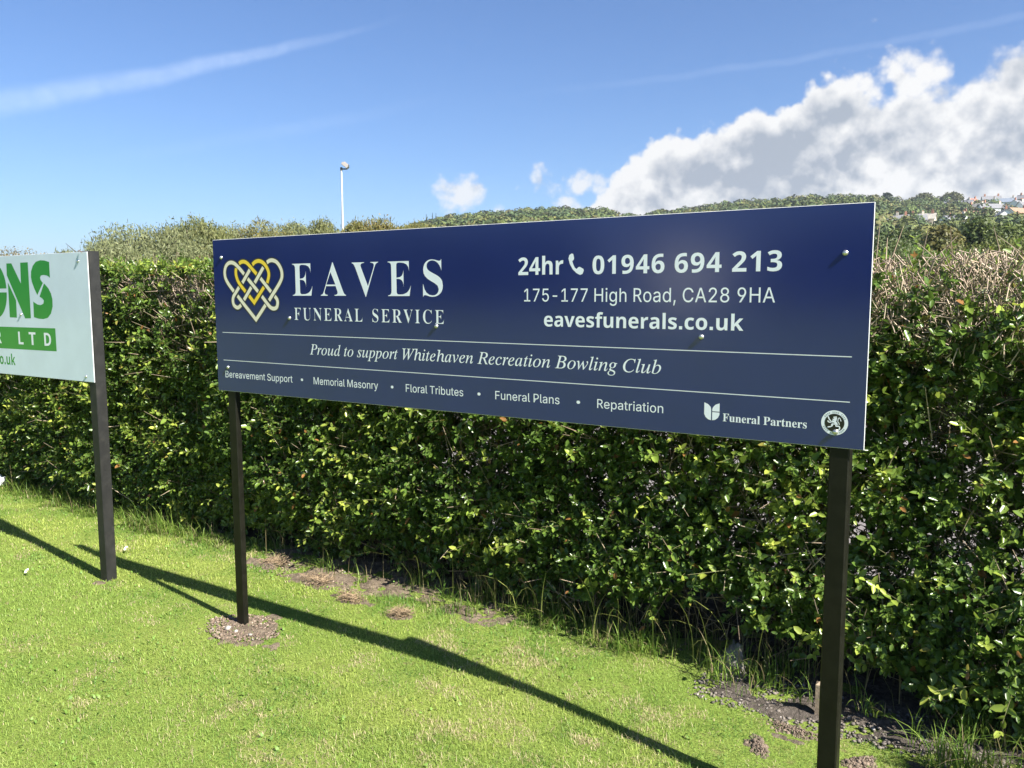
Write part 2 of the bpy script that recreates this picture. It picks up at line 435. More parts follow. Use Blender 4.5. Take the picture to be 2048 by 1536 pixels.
# ------------------------------------------------------------------ hills
def ridge_el(az):     # elevation of the bare ridge in degrees by azimuth
    return np.interp(az, [-60, -34, -25, -16, -10, -6.5, -4, 0, 4, 6.4, 7.3, 9, 11, 15, 20, 23, 25, 28, 31, 36, 45, 60],
                         [0.6, 0.7, 0.9, 1.5, 3.0, 4.0, 4.65, 4.95, 5.05, 5.0, 4.75, 4.75, 4.85, 5.2, 5.4, 5.3, 5.25, 5.2, 5.25, 5.25, 4.8, 3.0])
R0, R1 = 110.0, 620.0
def hill_z(x, y):
    x = np.asarray(x, float); y = np.asarray(y, float)
    r_ = np.hypot(x, y); az = np.degrees(np.arctan2(x, y))
    top_ = EYE + R1 * np.tan(np.radians(ridge_el(az)))
    t = (r_ - R0) / (R1 - R0)
    up_ = np.where(t < 1, np.clip(t, 0, 1) ** 1.15, 1 - 0.12 * (np.clip(t, 1, 3) - 1) ** 2)
    return top_ * up_ * sstep(az, -75, -35) * sstep(-az, -75, -50) + (fbm(x / 90, y / 90, 3.3, 3) - 0.5) * 4.5 * sstep(r_, 130, 320) - 0.02
azs = np.radians(np.linspace(-78, 78, 220)); rr = np.concatenate([np.linspace(100, 620, 60), np.linspace(650, 1400, 14)])
AA, RR = np.meshgrid(azs, rr, indexing='ij')
X = (RR * np.sin(AA)).ravel(); Y = (RR * np.cos(AA)).ravel()
i = np.arange(len(X)).reshape(AA.shape)
Fq = np.stack([i[:-1, :-1], i[:-1, 1:], i[1:, 1:], i[1:, :-1]], -1).reshape(-1, 4)
hill = link_mesh('hill', np_mesh('hill', np.stack([X, Y, hill_z(X, Y)], -1), Fq, smooth=True), M['field'])
tag(hill, kind='structure')

# ------------------------------------------------------------------ leaves as faces
def flakes(P, Nrm, size, asp=0.45, rs=RS, jit=0.7):
    """diamond faces at P, roughly facing Nrm"""
    n = len(P)
    nn = unit(Nrm + rs.normal(0, jit, (n, 3)))
    t = unit(np.cross(nn, rs.normal(0, 1, (n, 3)))); s_ = np.cross(nn, t)
    sz = np.asarray(size).reshape(-1, 1)
    V = np.stack([P - t * sz, P + s_ * sz * asp, P + t * sz, P - s_ * sz * asp], 1).reshape(-1, 3)
    return V, np.arange(4 * n).reshape(-1, 4)

# woodland on the far hillside: crowns nobody could count, one object
HOUSES = []   # (x, y) kept clear, filled below
def place(px, py_, D):
    """ground position on the sight line through an image column, D metres away"""
    az = math.atan((px - 1024) / 1640.0)
    return D * math.sin(az), D * math.cos(az)
HSPEC = [ # column in the photo, distance, facing, length, roof, wall
 (1902, 560, 0.3, 17, 'slate', 'cream'), (1929, 575, 1.0, 8, 'red', 'cream'), (1940, 500, 0.9, 15, 'pale', 'cream'), (1966, 480, 0.5, 13, 'slate', 'white'),
 (1934, 420, 0.25, 11, 'orange', 'brick'), (1966, 590, 0.2, 11, 'slate', 'white'), (1990, 555, 0.1, 14, 'blue', 'white'), (2019, 520, 1.2, 11, 'slate', 'white'),
 (2040, 585, 0.3, 13, 'slate', 'cream'), (2043, 490, 0.6, 12, 'slate', 'white'), (1992, 370, 1.35, 10, 'slate', 'white'), (2020, 395, 0.9, 10, 'orange', 'white'),
 (1766, 355, 0.1, 9, 'slate', 'white'), (1783, 362, 0.1, 9, 'slate', 'white'), (1799, 366, 0.1, 8, 'slate', 'white'), (1817, 372, 0.15, 9, 'slate', 'cream'), (1836, 377, 0.15, 9, 'pale', 'cream'),
 (1882, 345, 1.3, 9, 'slate', 'white'), (1897, 360, 0.4, 9, 'slate', 'white'), (1265, 640, 0.2, 12, 'slate', 'white'), (1300, 645, 0.1, 12, 'slate', 'cream')]
for h in HSPEC: HOUSES.append(place(h[0], 0, h[1]))
HP = np.array(HOUSES)
rw = np.random.RandomState(21)
def woodland():
    n = 5200
    az = np.radians(rw.uniform(-24, 40, n)); r_ = np.sqrt(rw.uniform(235 ** 2, 640 ** 2, n))
    x, y = r_ * np.sin(az), r_ * np.cos(az)
    ok = np.ones(n, bool)
    for hx, hy in HOUSES:
        hr = math.hypot(hx, hy); ux, uy = hx / hr, hy / hr
        al = (x - hx) * ux + (y - hy) * uy; la = np.abs((x - hx) * uy - (y - hy) * ux)
        ok &= ~((la < 8.5) & (al > -30) & (al < 8))
    adeg = np.degrees(az)
    open_ = fbm(x / 60, y / 60, 8.1, 3)
    ok &= ~((adeg > 27.5) & (r_ > 440) & (open_ > 0.42))
    ok &= ~((adeg > 6.6) & (adeg < 9.4) & (r_ > 540))
    x, y, r_, adeg = x[ok], y[ok], r_[ok], adeg[ok]
    n = len(x); z = hill_z(x, y)
    h = rw.uniform(5.5, 10.5, n) * np.where(adeg > 24, 0.72, 1.0); w = h * rw.uniform(0.42, 0.62, n)
    k = 150
    d = unit(rw.normal(0, 1, (n, k, 3))); d[..., 2] = np.abs(d[..., 2]) * 1.1 - 0.25; d = unit(d)
    # lumpy crowns
    lob = unit(rw.normal(0, 1, (n, 5, 3))); lob[..., 2] = np.abs(lob[..., 2])
    bump = 0.72 + 0.36 * np.clip(np.einsum('nki,nli->nkl', d, lob).max(2), 0, 1) ** 3
    P = np.stack([x, y, z + h * 0.45], -1)[:, None] + d * bump[..., None] * np.stack([w, w, h * 0.58], -1)[:, None]
    pal = np.array([[0.070, 0.095, 0.028], [0.085, 0.100, 0.030], [0.055, 0.080, 0.030], [0.105, 0.105, 0.030], [0.088, 0.085, 0.032], [0.045, 0.068, 0.028]])
    ci = rw.choice(6, n, p=[.3, .2, .2, .08, .1, .12])
    c = pal[ci] * 1.25 * rw.uniform(0.8, 1.25, (n, 1))
    fc = c[:, None] * rw.uniform(0.65, 1.35, (n, k, 1))
    V, Fq = flakes(P.reshape(-1, 3), d.reshape(-1, 3), np.repeat(w * 0.155, k), 0.75, rw, 0.45)
    o = link_mesh('woodland', np_mesh('woodland', V, Fq, np.repeat(fc.reshape(-1, 3), 4, 0)), M['wood'])
    tag(o, 'mixed green woodland covering the far hillside', 'woodland', kind='stuff')
woodland()

# ------------------------------------------------------------------ houses on the hillside
def roof_mat(n_, c): return mat(n_, c, 0.8, 0.2, 2.0)
RM = {'slate': roof_mat('roof_slate', (0.17, 0.17, 0.18)), 'red': roof_mat('roof_red', (0.26, 0.11, 0.075)), 'orange': roof_mat('roof_orange', (0.27, 0.16, 0.10)),
      'pale': roof_mat('roof_pale', (0.30, 0.28, 0.24)), 'blue': roof_mat('roof_blue', (0.17, 0.20, 0.25))}
WM = {'white': mat('wall_white', (0.84, 0.84, 0.82), 0.8), 'cream': mat('wall_cream', (0.58, 0.52, 0.42), 0.8), 'brick': mat('wall_brick', (0.34, 0.16, 0.10), 0.9)}
M['glass'] = mat('window_glass', (0.03, 0.035, 0.045), 0.08)
M['frame'] = mat('window_frame', (0.75, 0.75, 0.75), 0.5)
M['pot'] = mat('chimney_pot', (0.42, 0.20, 0.12), 0.8)
HL = ["long grey roofed terrace behind trees high on the far hill", "small house with a red roof on the hilltop", "house with a wide pale sloping roof below the red roofed house",
      "grey roofed white house right of the pale sloping roof", "house with an orange brown roof lowest below the pale roof", "white gabled house on the skyline right of the red roof",
      "house with a blue grey roof near the hilltop", "white gable ended house below the blue roofed house", "cream house on the hilltop at the photo's right edge",
      "white house under the cream one at the photo's right edge", "steep white gabled house among the lower trees at right", "white house with an orange roof at the right edge of the lower trees",
      "white cottage first in the row beside the blue board's corner", "white cottage second in the row beside the blue board", "white cottage in the middle of the low row on the hillside",
      "cream cottage fourth in the low hillside row", "pale roofed cottage ending the low hillside row", "white gabled house half hidden by trees right of the low row",
      "white house close behind the half hidden gable", "white house on the far skyline in the gap of the woods", "cream house on the far skyline just above the board's top edge"]
for k, (px, D, fa, Lh, rf, wl) in enumerate(HSPEC):
    x, y = HOUSES[k]; z = float(hill_z(x, y))
    az = math.atan2(x, y)
    e = empty('house', HL[k], 'house', (x, y, z - 0.3), -az + (fa if k % 2 else -fa), 'houses on the far hillside')
    Lh *= .92; dw = 5.6; hw = 3.9 if wl != 'brick' else 2.8; rh = 2.2
    b = MB(); b.box(-Lh / 2, Lh / 2, -dw / 2, dw / 2, -4, hw)
    for s_ in (-1, 1):   # gable triangles
        b.add([(s_ * Lh / 2, -dw / 2, hw), (s_ * Lh / 2, dw / 2, hw), (s_ * Lh / 2, 0, hw + rh), (s_ * (Lh / 2 - .3), -dw / 2, hw), (s_ * (Lh / 2 - .3), dw / 2, hw), (s_ * (Lh / 2 - .3), 0, hw + rh)],
              [(0, 1, 2), (3, 5, 4), (0, 2, 5, 3), (1, 4, 5, 2)])
    b.build('wall', WM[wl], e)
    b = MB(); ov = 0.35; t = 0.18
    for s_ in (-1, 1):
        y0 = s_ * (dw / 2 + ov); z0 = hw - rh * ov / (dw / 2)
        b.add([(-Lh / 2 - ov, y0, z0 + .02), (Lh / 2 + ov, y0, z0 + .02), (Lh / 2 + ov, 0, hw + rh + .02), (-Lh / 2 - ov, 0, hw + rh + .02),
               (-Lh / 2 - ov, y0, z0 + t), (Lh / 2 + ov, y0, z0 + t), (Lh / 2 + ov, 0, hw + rh + t), (-Lh / 2 - ov, 0, hw + rh + t)],
              [(0, 1, 2, 3), (4, 7, 6, 5), (0, 4, 5, 1), (1, 5, 6, 2), (3, 7, 4, 0)])
    ro = b.build('roof', RM[rf], e)
    for cx in ((-Lh * 0.36, Lh * 0.36) if Lh > 10 else (Lh * 0.36,)):
        b = MB(); b.box(cx - .45, cx + .45, -.35, .35, hw + rh - .6, hw + rh + 1.2); b.box(cx - .3, cx - .08, -.12, .12, hw + rh + 1.2, hw + rh + 1.6, 1); b.box(cx + .08, cx + .3, -.12, .12, hw + rh + 1.2, hw + rh + 1.6, 1)
        b.build('chimney', [WM['brick'] if k % 3 else WM['cream'], M['pot']], ro)
    nw = max(2, int(Lh / 3.2))
    for q in range(nw):
        cx = -Lh / 2 + Lh * (q + .5) / nw
        for zz in ((0.7, 1.6), (2.5, 3.4)) if hw > 3.5 else ((0.8, 1.9),):
            b = MB(); b.box(cx - .6, cx + .6, -dw / 2 - .06, -dw / 2 - .01, zz[0], zz[1])
            wf = b.build('window', M['frame'], e)
            b = MB(); b.box(cx - .5, cx + .5, -dw / 2 - .09, -dw / 2 - .065, zz[0] + .1, zz[1] - .1); b.build('pane', M['glass'], wf)
    for q, s_ in enumerate((-1, 1)):
        b = MB(); X_ = s_ * (Lh / 2 + .04); b.box(min(X_, X_ - s_ * .03), max(X_, X_ - s_ * .03), -1.4, -.3, 2.0, 2.7); wf = b.build('window', M['glass'], e)

# ------------------------------------------------------------------ trees and scrub beyond the hedge
rt = np.random.RandomState(5)
def tree(name, label, cat, px, top_py, wpx, D, col, col2, n=5200, group=None, style='willow', zbase=0.0, leaf=None):
    x, y = place(px, 0, D)
    z0 = float(hill_z(x, y)) if D > 100 else zbase
    ztop = EYE + (589.0 - top_py) / 1640.0 * D * math.cos(math.atan((px - 1024) / 1640.0))
    H = ztop - z0; Wd = wpx / 1640.0 * D * (1.25 if style == 'willow' and px < 900 else 1)
    e = empty(name, label, cat, (x, y, z0), 0, group)
    b = MB(); ns = 3 if style == 'willow' else 1
    for s_ in range(ns):
        ex, ey = rt.normal(0, Wd * .14, 2)
        b.tube([(ex * .1, ey * .1, -.1), (ex * .4, ey * .4, H * .25), (ex * .8, ey * .8, H * .55), (ex * 1.2, ey * 1.2, H * .85)], [H * .022, H * .017, H * .011, H * .004], 7)
        for q in range(6):
            t = rt.uniform(.3, .7); a = rt.uniform(0, 6.28); l_ = Wd * .35
            b.tube([(ex * t, ey * t, H * t), (ex * t + math.cos(a) * l_ * .5, ey * t + math.sin(a) * l_ * .5, H * (t + .1)), (ex * t + math.cos(a) * l_, ey * t + math.sin(a) * l_, H * (t + .2))], [H * .009, H * .006, H * .002], 5)
    b.build('trunk', M['bark'], e)
    nc = 26 if style == 'willow' else 34
    if style == 'spruce':
        t = rt.uniform(0.05, 1, n) ** 1.2; a = rt.uniform(0, 6.283, n); rad = Wd * .5 * (1 - t) * (0.75 + 0.35 * np.sin(t * 40)) * np.sqrt(rt.uniform(.3, 1, n))
        P = np.stack([rad * np.cos(a), rad * np.sin(a), H * t], -1); N_ = np.stack([np.cos(a), np.sin(a), 0.5 + 0 * a], -1); sz = rt.uniform(.5, 1, n) * Wd * .09
        cv = rt.uniform(.7, 1.3, n)
    else:
        ca = rt.uniform(0, 6.283, nc); cr = np.sqrt(rt.uniform(0, 1, nc)) * Wd * (.42 if style == 'willow' else .34)
        cz = rt.uniform(.18, .86, nc) ** .8
        cz = np.where(cr > Wd * .24, cz * .8, cz)
        C = np.stack([cr * np.cos(ca), cr * np.sin(ca), cz * H * .92], -1)
        R_ = rt.uniform(.20, .33, nc) * min(Wd, H * 1.3)
        R_ = np.minimum(R_, (H * 0.98 - C[:, 2]))
        if style == 'willow':      # the rounded upper surface of the bush
            q = np.sqrt(rt.uniform(0, 1, 16)); a2 = rt.uniform(0, 6.283, 16); R2 = rt.uniform(.13, .20, 16) * min(Wd, H)
            C2 = np.stack([q * np.cos(a2) * Wd * .46, q * np.sin(a2) * Wd * .46, H * (1 - .22 * q ** 2) * rt.uniform(.90, 1.0, 16) - R2 * 1.05], -1)
            C = np.concatenate([C, C2]); R_ = np.concatenate([R_, R2])
        C = np.concatenate([C, [[0, 0, H * .84]]]); R_ = np.concatenate([R_, [H * .13]])
        ci = rt.choice(len(C), n, p=(R_ ** 2) / (R_ ** 2).sum())
        d = unit(rt.normal(0, 1, (n, 3))); d[:, 2] = np.where(d[:, 2] < -.4, -d[:, 2], d[:, 2])
        P = C[ci] + d * (R_[ci] * (0.45 + .6 * rt.uniform(0, 1, n) ** .6))[:, None] * np.array([1, 1, 1.05])
        if style == 'willow':
            # wispy upright shoots that break the outline
            m_ = rt.uniform(0, 1, n) < .12
            P[m_, 2] += rt.uniform(0, .06, m_.sum()) * H
        P[:, 2] = np.maximum(P[:, 2], .02 * H)
        N_ = d; sz = rt.uniform(.6, 1.2, n) * (leaf if leaf else (.075 if style == 'willow' else .11)) * (D / 32.0) ** .5
        cv = rt.uniform(.7, 1.3, n) * (0.85 + .3 * rt.uniform(0, 1, len(C)))[ci]
    mixf = rt.uniform(0, 1, (n, 1)) ** 1.5
    c = (np.array(col) * (1 - mixf) + np.array(col2) * mixf) * cv[:, None]
    V, Fq = flakes(P, N_, sz, .28 if style == 'willow' else .55, rt, .9 if style == 'willow' else .6)
    if style == 'willow':
        # stretch leaves upright
        cen = np.repeat(P, 4, 0); V = cen + (V - cen) * np.array([.75, .75, 1.5])
    link_mesh('crown', np_mesh('crown', V, Fq, np.repeat(c, 4, 0)), M['crown'], e)
    return e
SG, SG2 = (0.135, 0.155, 0.070), (0.195, 0.205, 0.095)     # grey green scrub
OL, OL2 = (0.140, 0.150, 0.045), (0.200, 0.165, 0.045)     # turning yellow and brown
DK, DK2 = (0.052, 0.080, 0.025), (0.090, 0.115, 0.032)
TREES = [
 ('shrub', "low brown tinged bush showing above the white board", 'bush', 38, 493, 165, 15, (0.13, 0.115, 0.045), (0.19, 0.145, 0.07), 'broad'),
 ('shrub', "tiny green tuft of a bush peeping over the white board's corner", 'bush', 142, 500, 46, 22, SG, SG2, 'willow'),
 ('willow_tree', "low grey green willow at the left end of the scrub, beside the white board", 'tree', 232, 474, 150, 30, SG, SG2, 'willow'),
 ('willow_tree', "grey green willow with a lower rounded top left of the tallest one", 'tree', 305, 449, 170, 33, SG, SG2, 'willow'),
 ('willow_tree', "tallest grey green willow, rising left of the blue board's top corner", 'tree', 402, 430, 120, 34, (0.135, 0.155, 0.055), (0.185, 0.185, 0.07), 'willow'),
 ('willow_tree', "darker willow directly behind the top left corner of the blue board", 'tree', 462, 446, 110, 36, SG, SG2, 'willow'),
 ('willow_tree', "green willow with feathery top between the board's corner and the lamp post", 'tree', 532, 434, 120, 36, SG, OL2, 'willow'),
 ('willow_tree', "bluish green willow second to the left of the lamp post", 'tree', 596, 442, 90, 37, SG, SG2, 'willow'),
 ('willow_tree', "olive willow directly left of the lamp post", 'tree', 648, 436, 95, 38, OL, SG2, 'willow'),
 ('willow_tree', "yellowing willow directly right of the lamp post", 'tree', 716, 443, 90, 40, OL, OL2, 'willow'),
 ('willow_tree', "brown tinged willow second to the right of the lamp post", 'tree', 772, 436, 100, 40, OL, (0.22, 0.16, 0.05), 'willow'),
 ('willow_tree', "olive willow at the right end of the scrub, below the spruces", 'tree', 836, 445, 110, 46, OL, OL2, 'willow'),
 ('willow_tree', "pale green willow just above the hedge at the blue board's right edge", 'tree', 1790, 482, 150, 24, (0.11, 0.15, 0.055), (0.15, 0.18, 0.07), 'willow'),
 ('broadleaf_tree', "dark green tree under the row of white cottages", 'tree', 1782, 457, 130, 78, DK, DK2, 'broad'),
 ('broadleaf_tree', "olive brown tree in the middle of the nearer trees at right", 'tree', 1868, 449, 90, 70, (0.10, 0.10, 0.03), (0.15, 0.13, 0.035), 'broad'),
 ('broadleaf_tree', "big deep green tree right of the olive brown one", 'tree', 1935, 438, 105, 80, (0.062, 0.090, 0.025), (0.105, 0.130, 0.030), 'broad'),
 ('broadleaf_tree', "green tree with a flat top beside the steep white gable", 'tree', 1995, 447, 90, 82, (0.07, 0.10, 0.027), (0.115, 0.14, 0.033), 'broad'),
 ('broadleaf_tree', "bright green tree cut by the photo's right edge", 'tree', 2052, 436, 110, 84, (0.08, 0.11, 0.025), (0.13, 0.15, 0.03), 'broad'),
 ('willow_tree', "low yellow green bush above the hedge near the right edge", 'tree', 1998, 476, 190, 30, (0.12, 0.15, 0.04), (0.17, 0.18, 0.05), 'willow'),
 ('broadleaf_tree', "small brown green tree in front of the olive one", 'tree', 1872, 484, 120, 44, (0.09, 0.10, 0.03), (0.14, 0.12, 0.04), 'broad'),
 ('spruce_tree', "left of three small dark spruces on the wooded ridge", 'spruce', 856, 432, 7, 560, (0.03, 0.05, 0.025), (0.045, 0.065, 0.03), 'spruce'),
 ('spruce_tree', "middle and tallest of three small spruces on the wooded ridge", 'spruce', 868, 429, 8, 560, (0.03, 0.05, 0.025), (0.045, 0.065, 0.03), 'spruce'),
 ('spruce_tree', "right of three small dark spruces on the wooded ridge", 'spruce', 875, 430, 8, 560, (0.03, 0.05, 0.025), (0.045, 0.065, 0.03), 'spruce'),
 ('pine_tree', "dark pine standing on the skyline above the blue board's right corner", 'tree', 1761, 391, 19, 585, (0.03, 0.05, 0.02), (0.05, 0.07, 0.03), 'broad'),
 ('broadleaf_tree', "rounded tree on the skyline left of the hilltop houses", 'tree', 1835, 392, 30, 600, (0.08, 0.09, 0.03), (0.11, 0.11, 0.035), 'broad'),
 ('broadleaf_tree', "wide domed tree clump on the skyline beside the rounded one", 'tree', 1890, 392, 42, 605, (0.085, 0.09, 0.03), (0.11, 0.11, 0.035), 'broad'),
]
for nm, lb, ct, px, ty, wp, D, c1, c2, st in TREES:
    tree(nm, lb, ct, px, ty, wp, D, c1, c2, n=(19000 if D < 60 else (9500 if D < 100 else 2600)), style=st,
         leaf=(.20 if D > 400 else ((.125 if D > 20 else .026) if st == 'broad' else None)))

# ------------------------------------------------------------------ lamp post behind the hedge
lx, ly = place(691, 0, 41.0)
lp = empty('lamp_post', "tall pale lamp post with one floodlight, rising above the scrub", 'lamp post', (lx, ly, 0), 0)
b = MB(); b.tube([(0, 0, -.2), (0, 0, 2.4)], [.085, .08], 14); b.tube([(0, 0, 2.4), (0, 0, 5.2)], [.062, .055], 14); b.tube([(0, 0, 5.2), (0, 0, 7.38)], [.046, .042], 14)
b.build('pole', M['pole'], lp, smooth=False)
b = MB(); b.box(-.02, .30, -.03, .03, 7.34, 7.40); b.tube([(0, 0, 7.3), (0, 0, 7.45)], .055, 10)
b.build('bracket', M['lamp_dark'], lp)
b = MB()
ca, sa_ = math.cos(-.65), math.sin(-.65)
def rot(p): return (p[0] * ca - p[2] * sa_ + .20, p[1], p[0] * sa_ + p[2] * ca + 7.56)
for (x0, x1, y0, y1, z0, z1, mi) in ((-.16, .18, -.17, .17, -.08, .05, 0), (-.11, .13, -.12, .12, .05, .11, 0), (-.14, .16, -.14, .14, -.092, -.08, 1)):
    vs = [rot((x, y, z)) for z in (z0, z1) for y in (y0, y1) for x in (x0, x1)]
    b.add(vs, [(0, 2, 3, 1), (4, 5, 7, 6), (0, 1, 5, 4), (2, 6, 7, 3), (0, 4, 6, 2), (1, 3, 7, 5)], mi)
b.build('floodlight', [M['lamp_body'], M['lamp_dark']], lp)

# ------------------------------------------------------------------ the hedge
rh_ = np.random.RandomState(11)
HTOP = lambda a: np.interp(a, [-6, -2, 3, 6], [1.60, 1.565, 1.50, 1.49]) + (fbm(np.asarray(a) * 2.2, 3.1, 0.5, 3) - 0.5) * 0.05
def face_b(a, z):
    a = np.asarray(a, float); z = np.asarray(z, float)
    return (0.755 + (fbm(a * 1.5, z * 1.8, 1.1, 3) - 0.5) * 0.17 + (fbm(a * 5.5, z * 5.0, 7.1, 2) - 0.5) * 0.11 + 0.05 * sstep(-z, -0.35, -0.05)
            - 0.13 * sstep(a, 2.35, 2.9) * sstep(-z, -0.75, -0.35) + 0.03 * sstep(z, 1.2, 1.5))
BACK = 0.78
def leaves_mesh(P, D, U, L, Wd, col):
    """folded six-point leaves: base P, axis D, upper side U, length L, half width Wd"""
    n = len(P)
    S = unit(np.cross(D, U)); U = np.cross(S, D)
    L = L[:, None]; w = Wd[:, None]; fold = 0.35 * w; droop = 0.10 * L
    V = np.stack([P,
                  P + D * L * .30 + S * w * .92 + U * fold,
                  P + D * L * .30 - S * w * .92 + U * fold,
                  P + D * L * .70 + S * w * .80 + U * (fold * .7 - droop * .4),
                  P + D * L * .70 - S * w * .80 + U * (fold * .7 - droop * .4),
                  P + D * L - U * droop], 1)
    i = np.arange(n)[:, None] * 6
    Fq = np.stack([np.concatenate([i, i + 1, i + 3, i + 5], 1), np.concatenate([i, i + 5, i + 4, i + 2], 1)], 1).reshape(-1, 4)
    return V.reshape(-1, 3), Fq, np.repeat(col, 6, 0)
def prisms(A, B, r0, r1, col):
    """three sided sticks from A to B"""
    n = len(A); t = unit(B - A); e1 = unit(np.cross(t, rh_.normal(0, 1, (n, 3)))); e2 = np.cross(t, e1)
    vs = []
    for Q, r_ in ((A, r0), (B, r1)):
        for k in range(3):
            an = 2.0944 * k; vs.append(Q + (e1 * math.cos(an) + e2 * math.sin(an)) * np.asarray(r_).reshape(-1, 1))
    V = np.stack(vs, 1).reshape(-1, 3); i = np.arange(n)[:, None] * 6
    Fq = np.stack([np.concatenate([i + k, i + (k + 1) % 3, i + 3 + (k + 1) % 3, i + 3 + k], 1) for k in range(3)], 1).reshape(-1, 4)
    return V, Fq, np.repeat(col, 6, 0)
def join(parts):
    Vs, Fs, Cs = [], [], []; k = 0
    for V, Fq, c in parts:
        Vs.append(V); Fs.append(Fq + k); Cs.append(c); k += len(V)
    return np.concatenate(Vs), np.concatenate(Fs), np.concatenate(Cs)

def sample_a(n):
    u = rh_.uniform(0, 1, n)
    lo = rh_.uniform(-6.5, 5.2, n); mid = rh_.uniform(-4.0, 3.6, n)
    return np.where(u < .16, lo, mid)

def shoots():
    O, G, LN, YG, SZ = [], [], [], [], []
    def add(o, g, ln, yg, sz): O.append(o); G.append(unit(g)); LN.append(ln); YG.append(yg); SZ.append(sz)
    # front face
    n = 23000
    a = sample_a(n); z = rh_.uniform(0.02, 1, n) * HTOP(a)
    dens = fbm(a * 2.6 + 5, z * 2.0, 6.6, 3)
    p = np.clip((dens - 0.40) * 7 + 0.9, 0.30, 1.0)
    p *= 1 - 0.45 * sstep(a, 0.9, 1.6) * sstep(z, 0.25, 0.5) * sstep(-z, -1.15, -0.9) * (fbm(a * 4, z * 4, 2.2, 2) < .5)
    low = np.interp(a, [-5, -1.0, -0.4, 0.9, 1.8, 2.4, 3.2], [-.1, -.05, 0.02, 0.05, 0.08, 0.03, -0.05])
    p *= sstep(z + (fbm(a * 5, 0.3, 8.0, 2) - .5) * .3, low, low + 0.15)
    topz = HTOP(a) - z
    bare = sstep(a, 1.2, 2.6)
    p *= 1 - (0.25 + 0.6 * bare) * sstep(-topz, -0.30 - .12 * bare, -0.05)
    p *= 1 - .72 * (1 - bare) * sstep(topz, .05, .10) * sstep(-topz, -.30, -.16) * sstep(fbm(a * 3.0, z * 4, 9.4, 3), .36, .52)
    k = rh_.uniform(0, 1, n) < p; a, z = a[k], z[k]; n = len(a)
    b = face_b(a, z) + rh_.uniform(-0.02, 1, n) ** 1.6 * 0.20
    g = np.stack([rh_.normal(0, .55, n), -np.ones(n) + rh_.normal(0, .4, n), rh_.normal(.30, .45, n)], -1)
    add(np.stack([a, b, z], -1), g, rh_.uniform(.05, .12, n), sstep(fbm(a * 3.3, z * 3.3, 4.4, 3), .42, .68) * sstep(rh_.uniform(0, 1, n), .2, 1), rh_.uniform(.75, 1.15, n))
    # long leading shoots that break the clipped face
    n = 340
    a = rh_.uniform(-4, 3.4, n); z = rh_.uniform(.15, 1.35, n)
    add(np.stack([a, face_b(a, z) + .02, z], -1), np.stack([rh_.normal(0, .7, n), -np.ones(n) * .8, rh_.normal(.45, .5, n)], -1), rh_.uniform(.13, .24, n), rh_.uniform(.3, 1, n), rh_.uniform(1.0, 1.3, n))
    # inside and back
    n = 15000
    a = sample_a(n); z = rh_.uniform(.10, 1, n) * HTOP(a)
    k = rh_.uniform(0, 1, n) < np.where(a > .8, .93, .97); a, z = a[k], z[k]; n = len(a)
    b = face_b(a, z) + .18 + rh_.uniform(0, 1, n) * (BACK - .18)
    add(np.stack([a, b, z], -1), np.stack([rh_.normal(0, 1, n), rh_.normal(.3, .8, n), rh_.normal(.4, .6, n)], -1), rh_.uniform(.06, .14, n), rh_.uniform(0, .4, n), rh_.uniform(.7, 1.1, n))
    # thin back face
    n = 5200
    a = sample_a(n); z = rh_.uniform(.05, 1, n) * HTOP(a); b = 1.40 + rh_.uniform(0, .16, n)
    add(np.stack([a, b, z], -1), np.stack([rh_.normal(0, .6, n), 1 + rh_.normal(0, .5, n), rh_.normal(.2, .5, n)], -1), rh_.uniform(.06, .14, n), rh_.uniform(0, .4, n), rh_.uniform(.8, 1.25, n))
    # clipped top
    n = 3300
    a = sample_a(n); b = .74 + rh_.uniform(0, 1, n) * (BACK + .02)
    k = rh_.uniform(0, 1, n) < np.interp(a, [-2, 0.5, 1.6, 3], [.95, .6, .22, .10]) * sstep(fbm(a * 4, b * 4, 5.5, 2), .25, .55); a, b = a[k], b[k]; n = len(a)
    z = HTOP(a) - rh_.uniform(.02, .10, n)
    add(np.stack([a, b, z], -1), np.stack([rh_.normal(0, .5, n), rh_.normal(-.1, .5, n), np.ones(n)], -1), rh_.uniform(.03, .075, n), rh_.uniform(.35, 1, n), rh_.uniform(.8, 1.15, n))
    return [np.concatenate(q) for q in (O, G, LN, YG, SZ)]

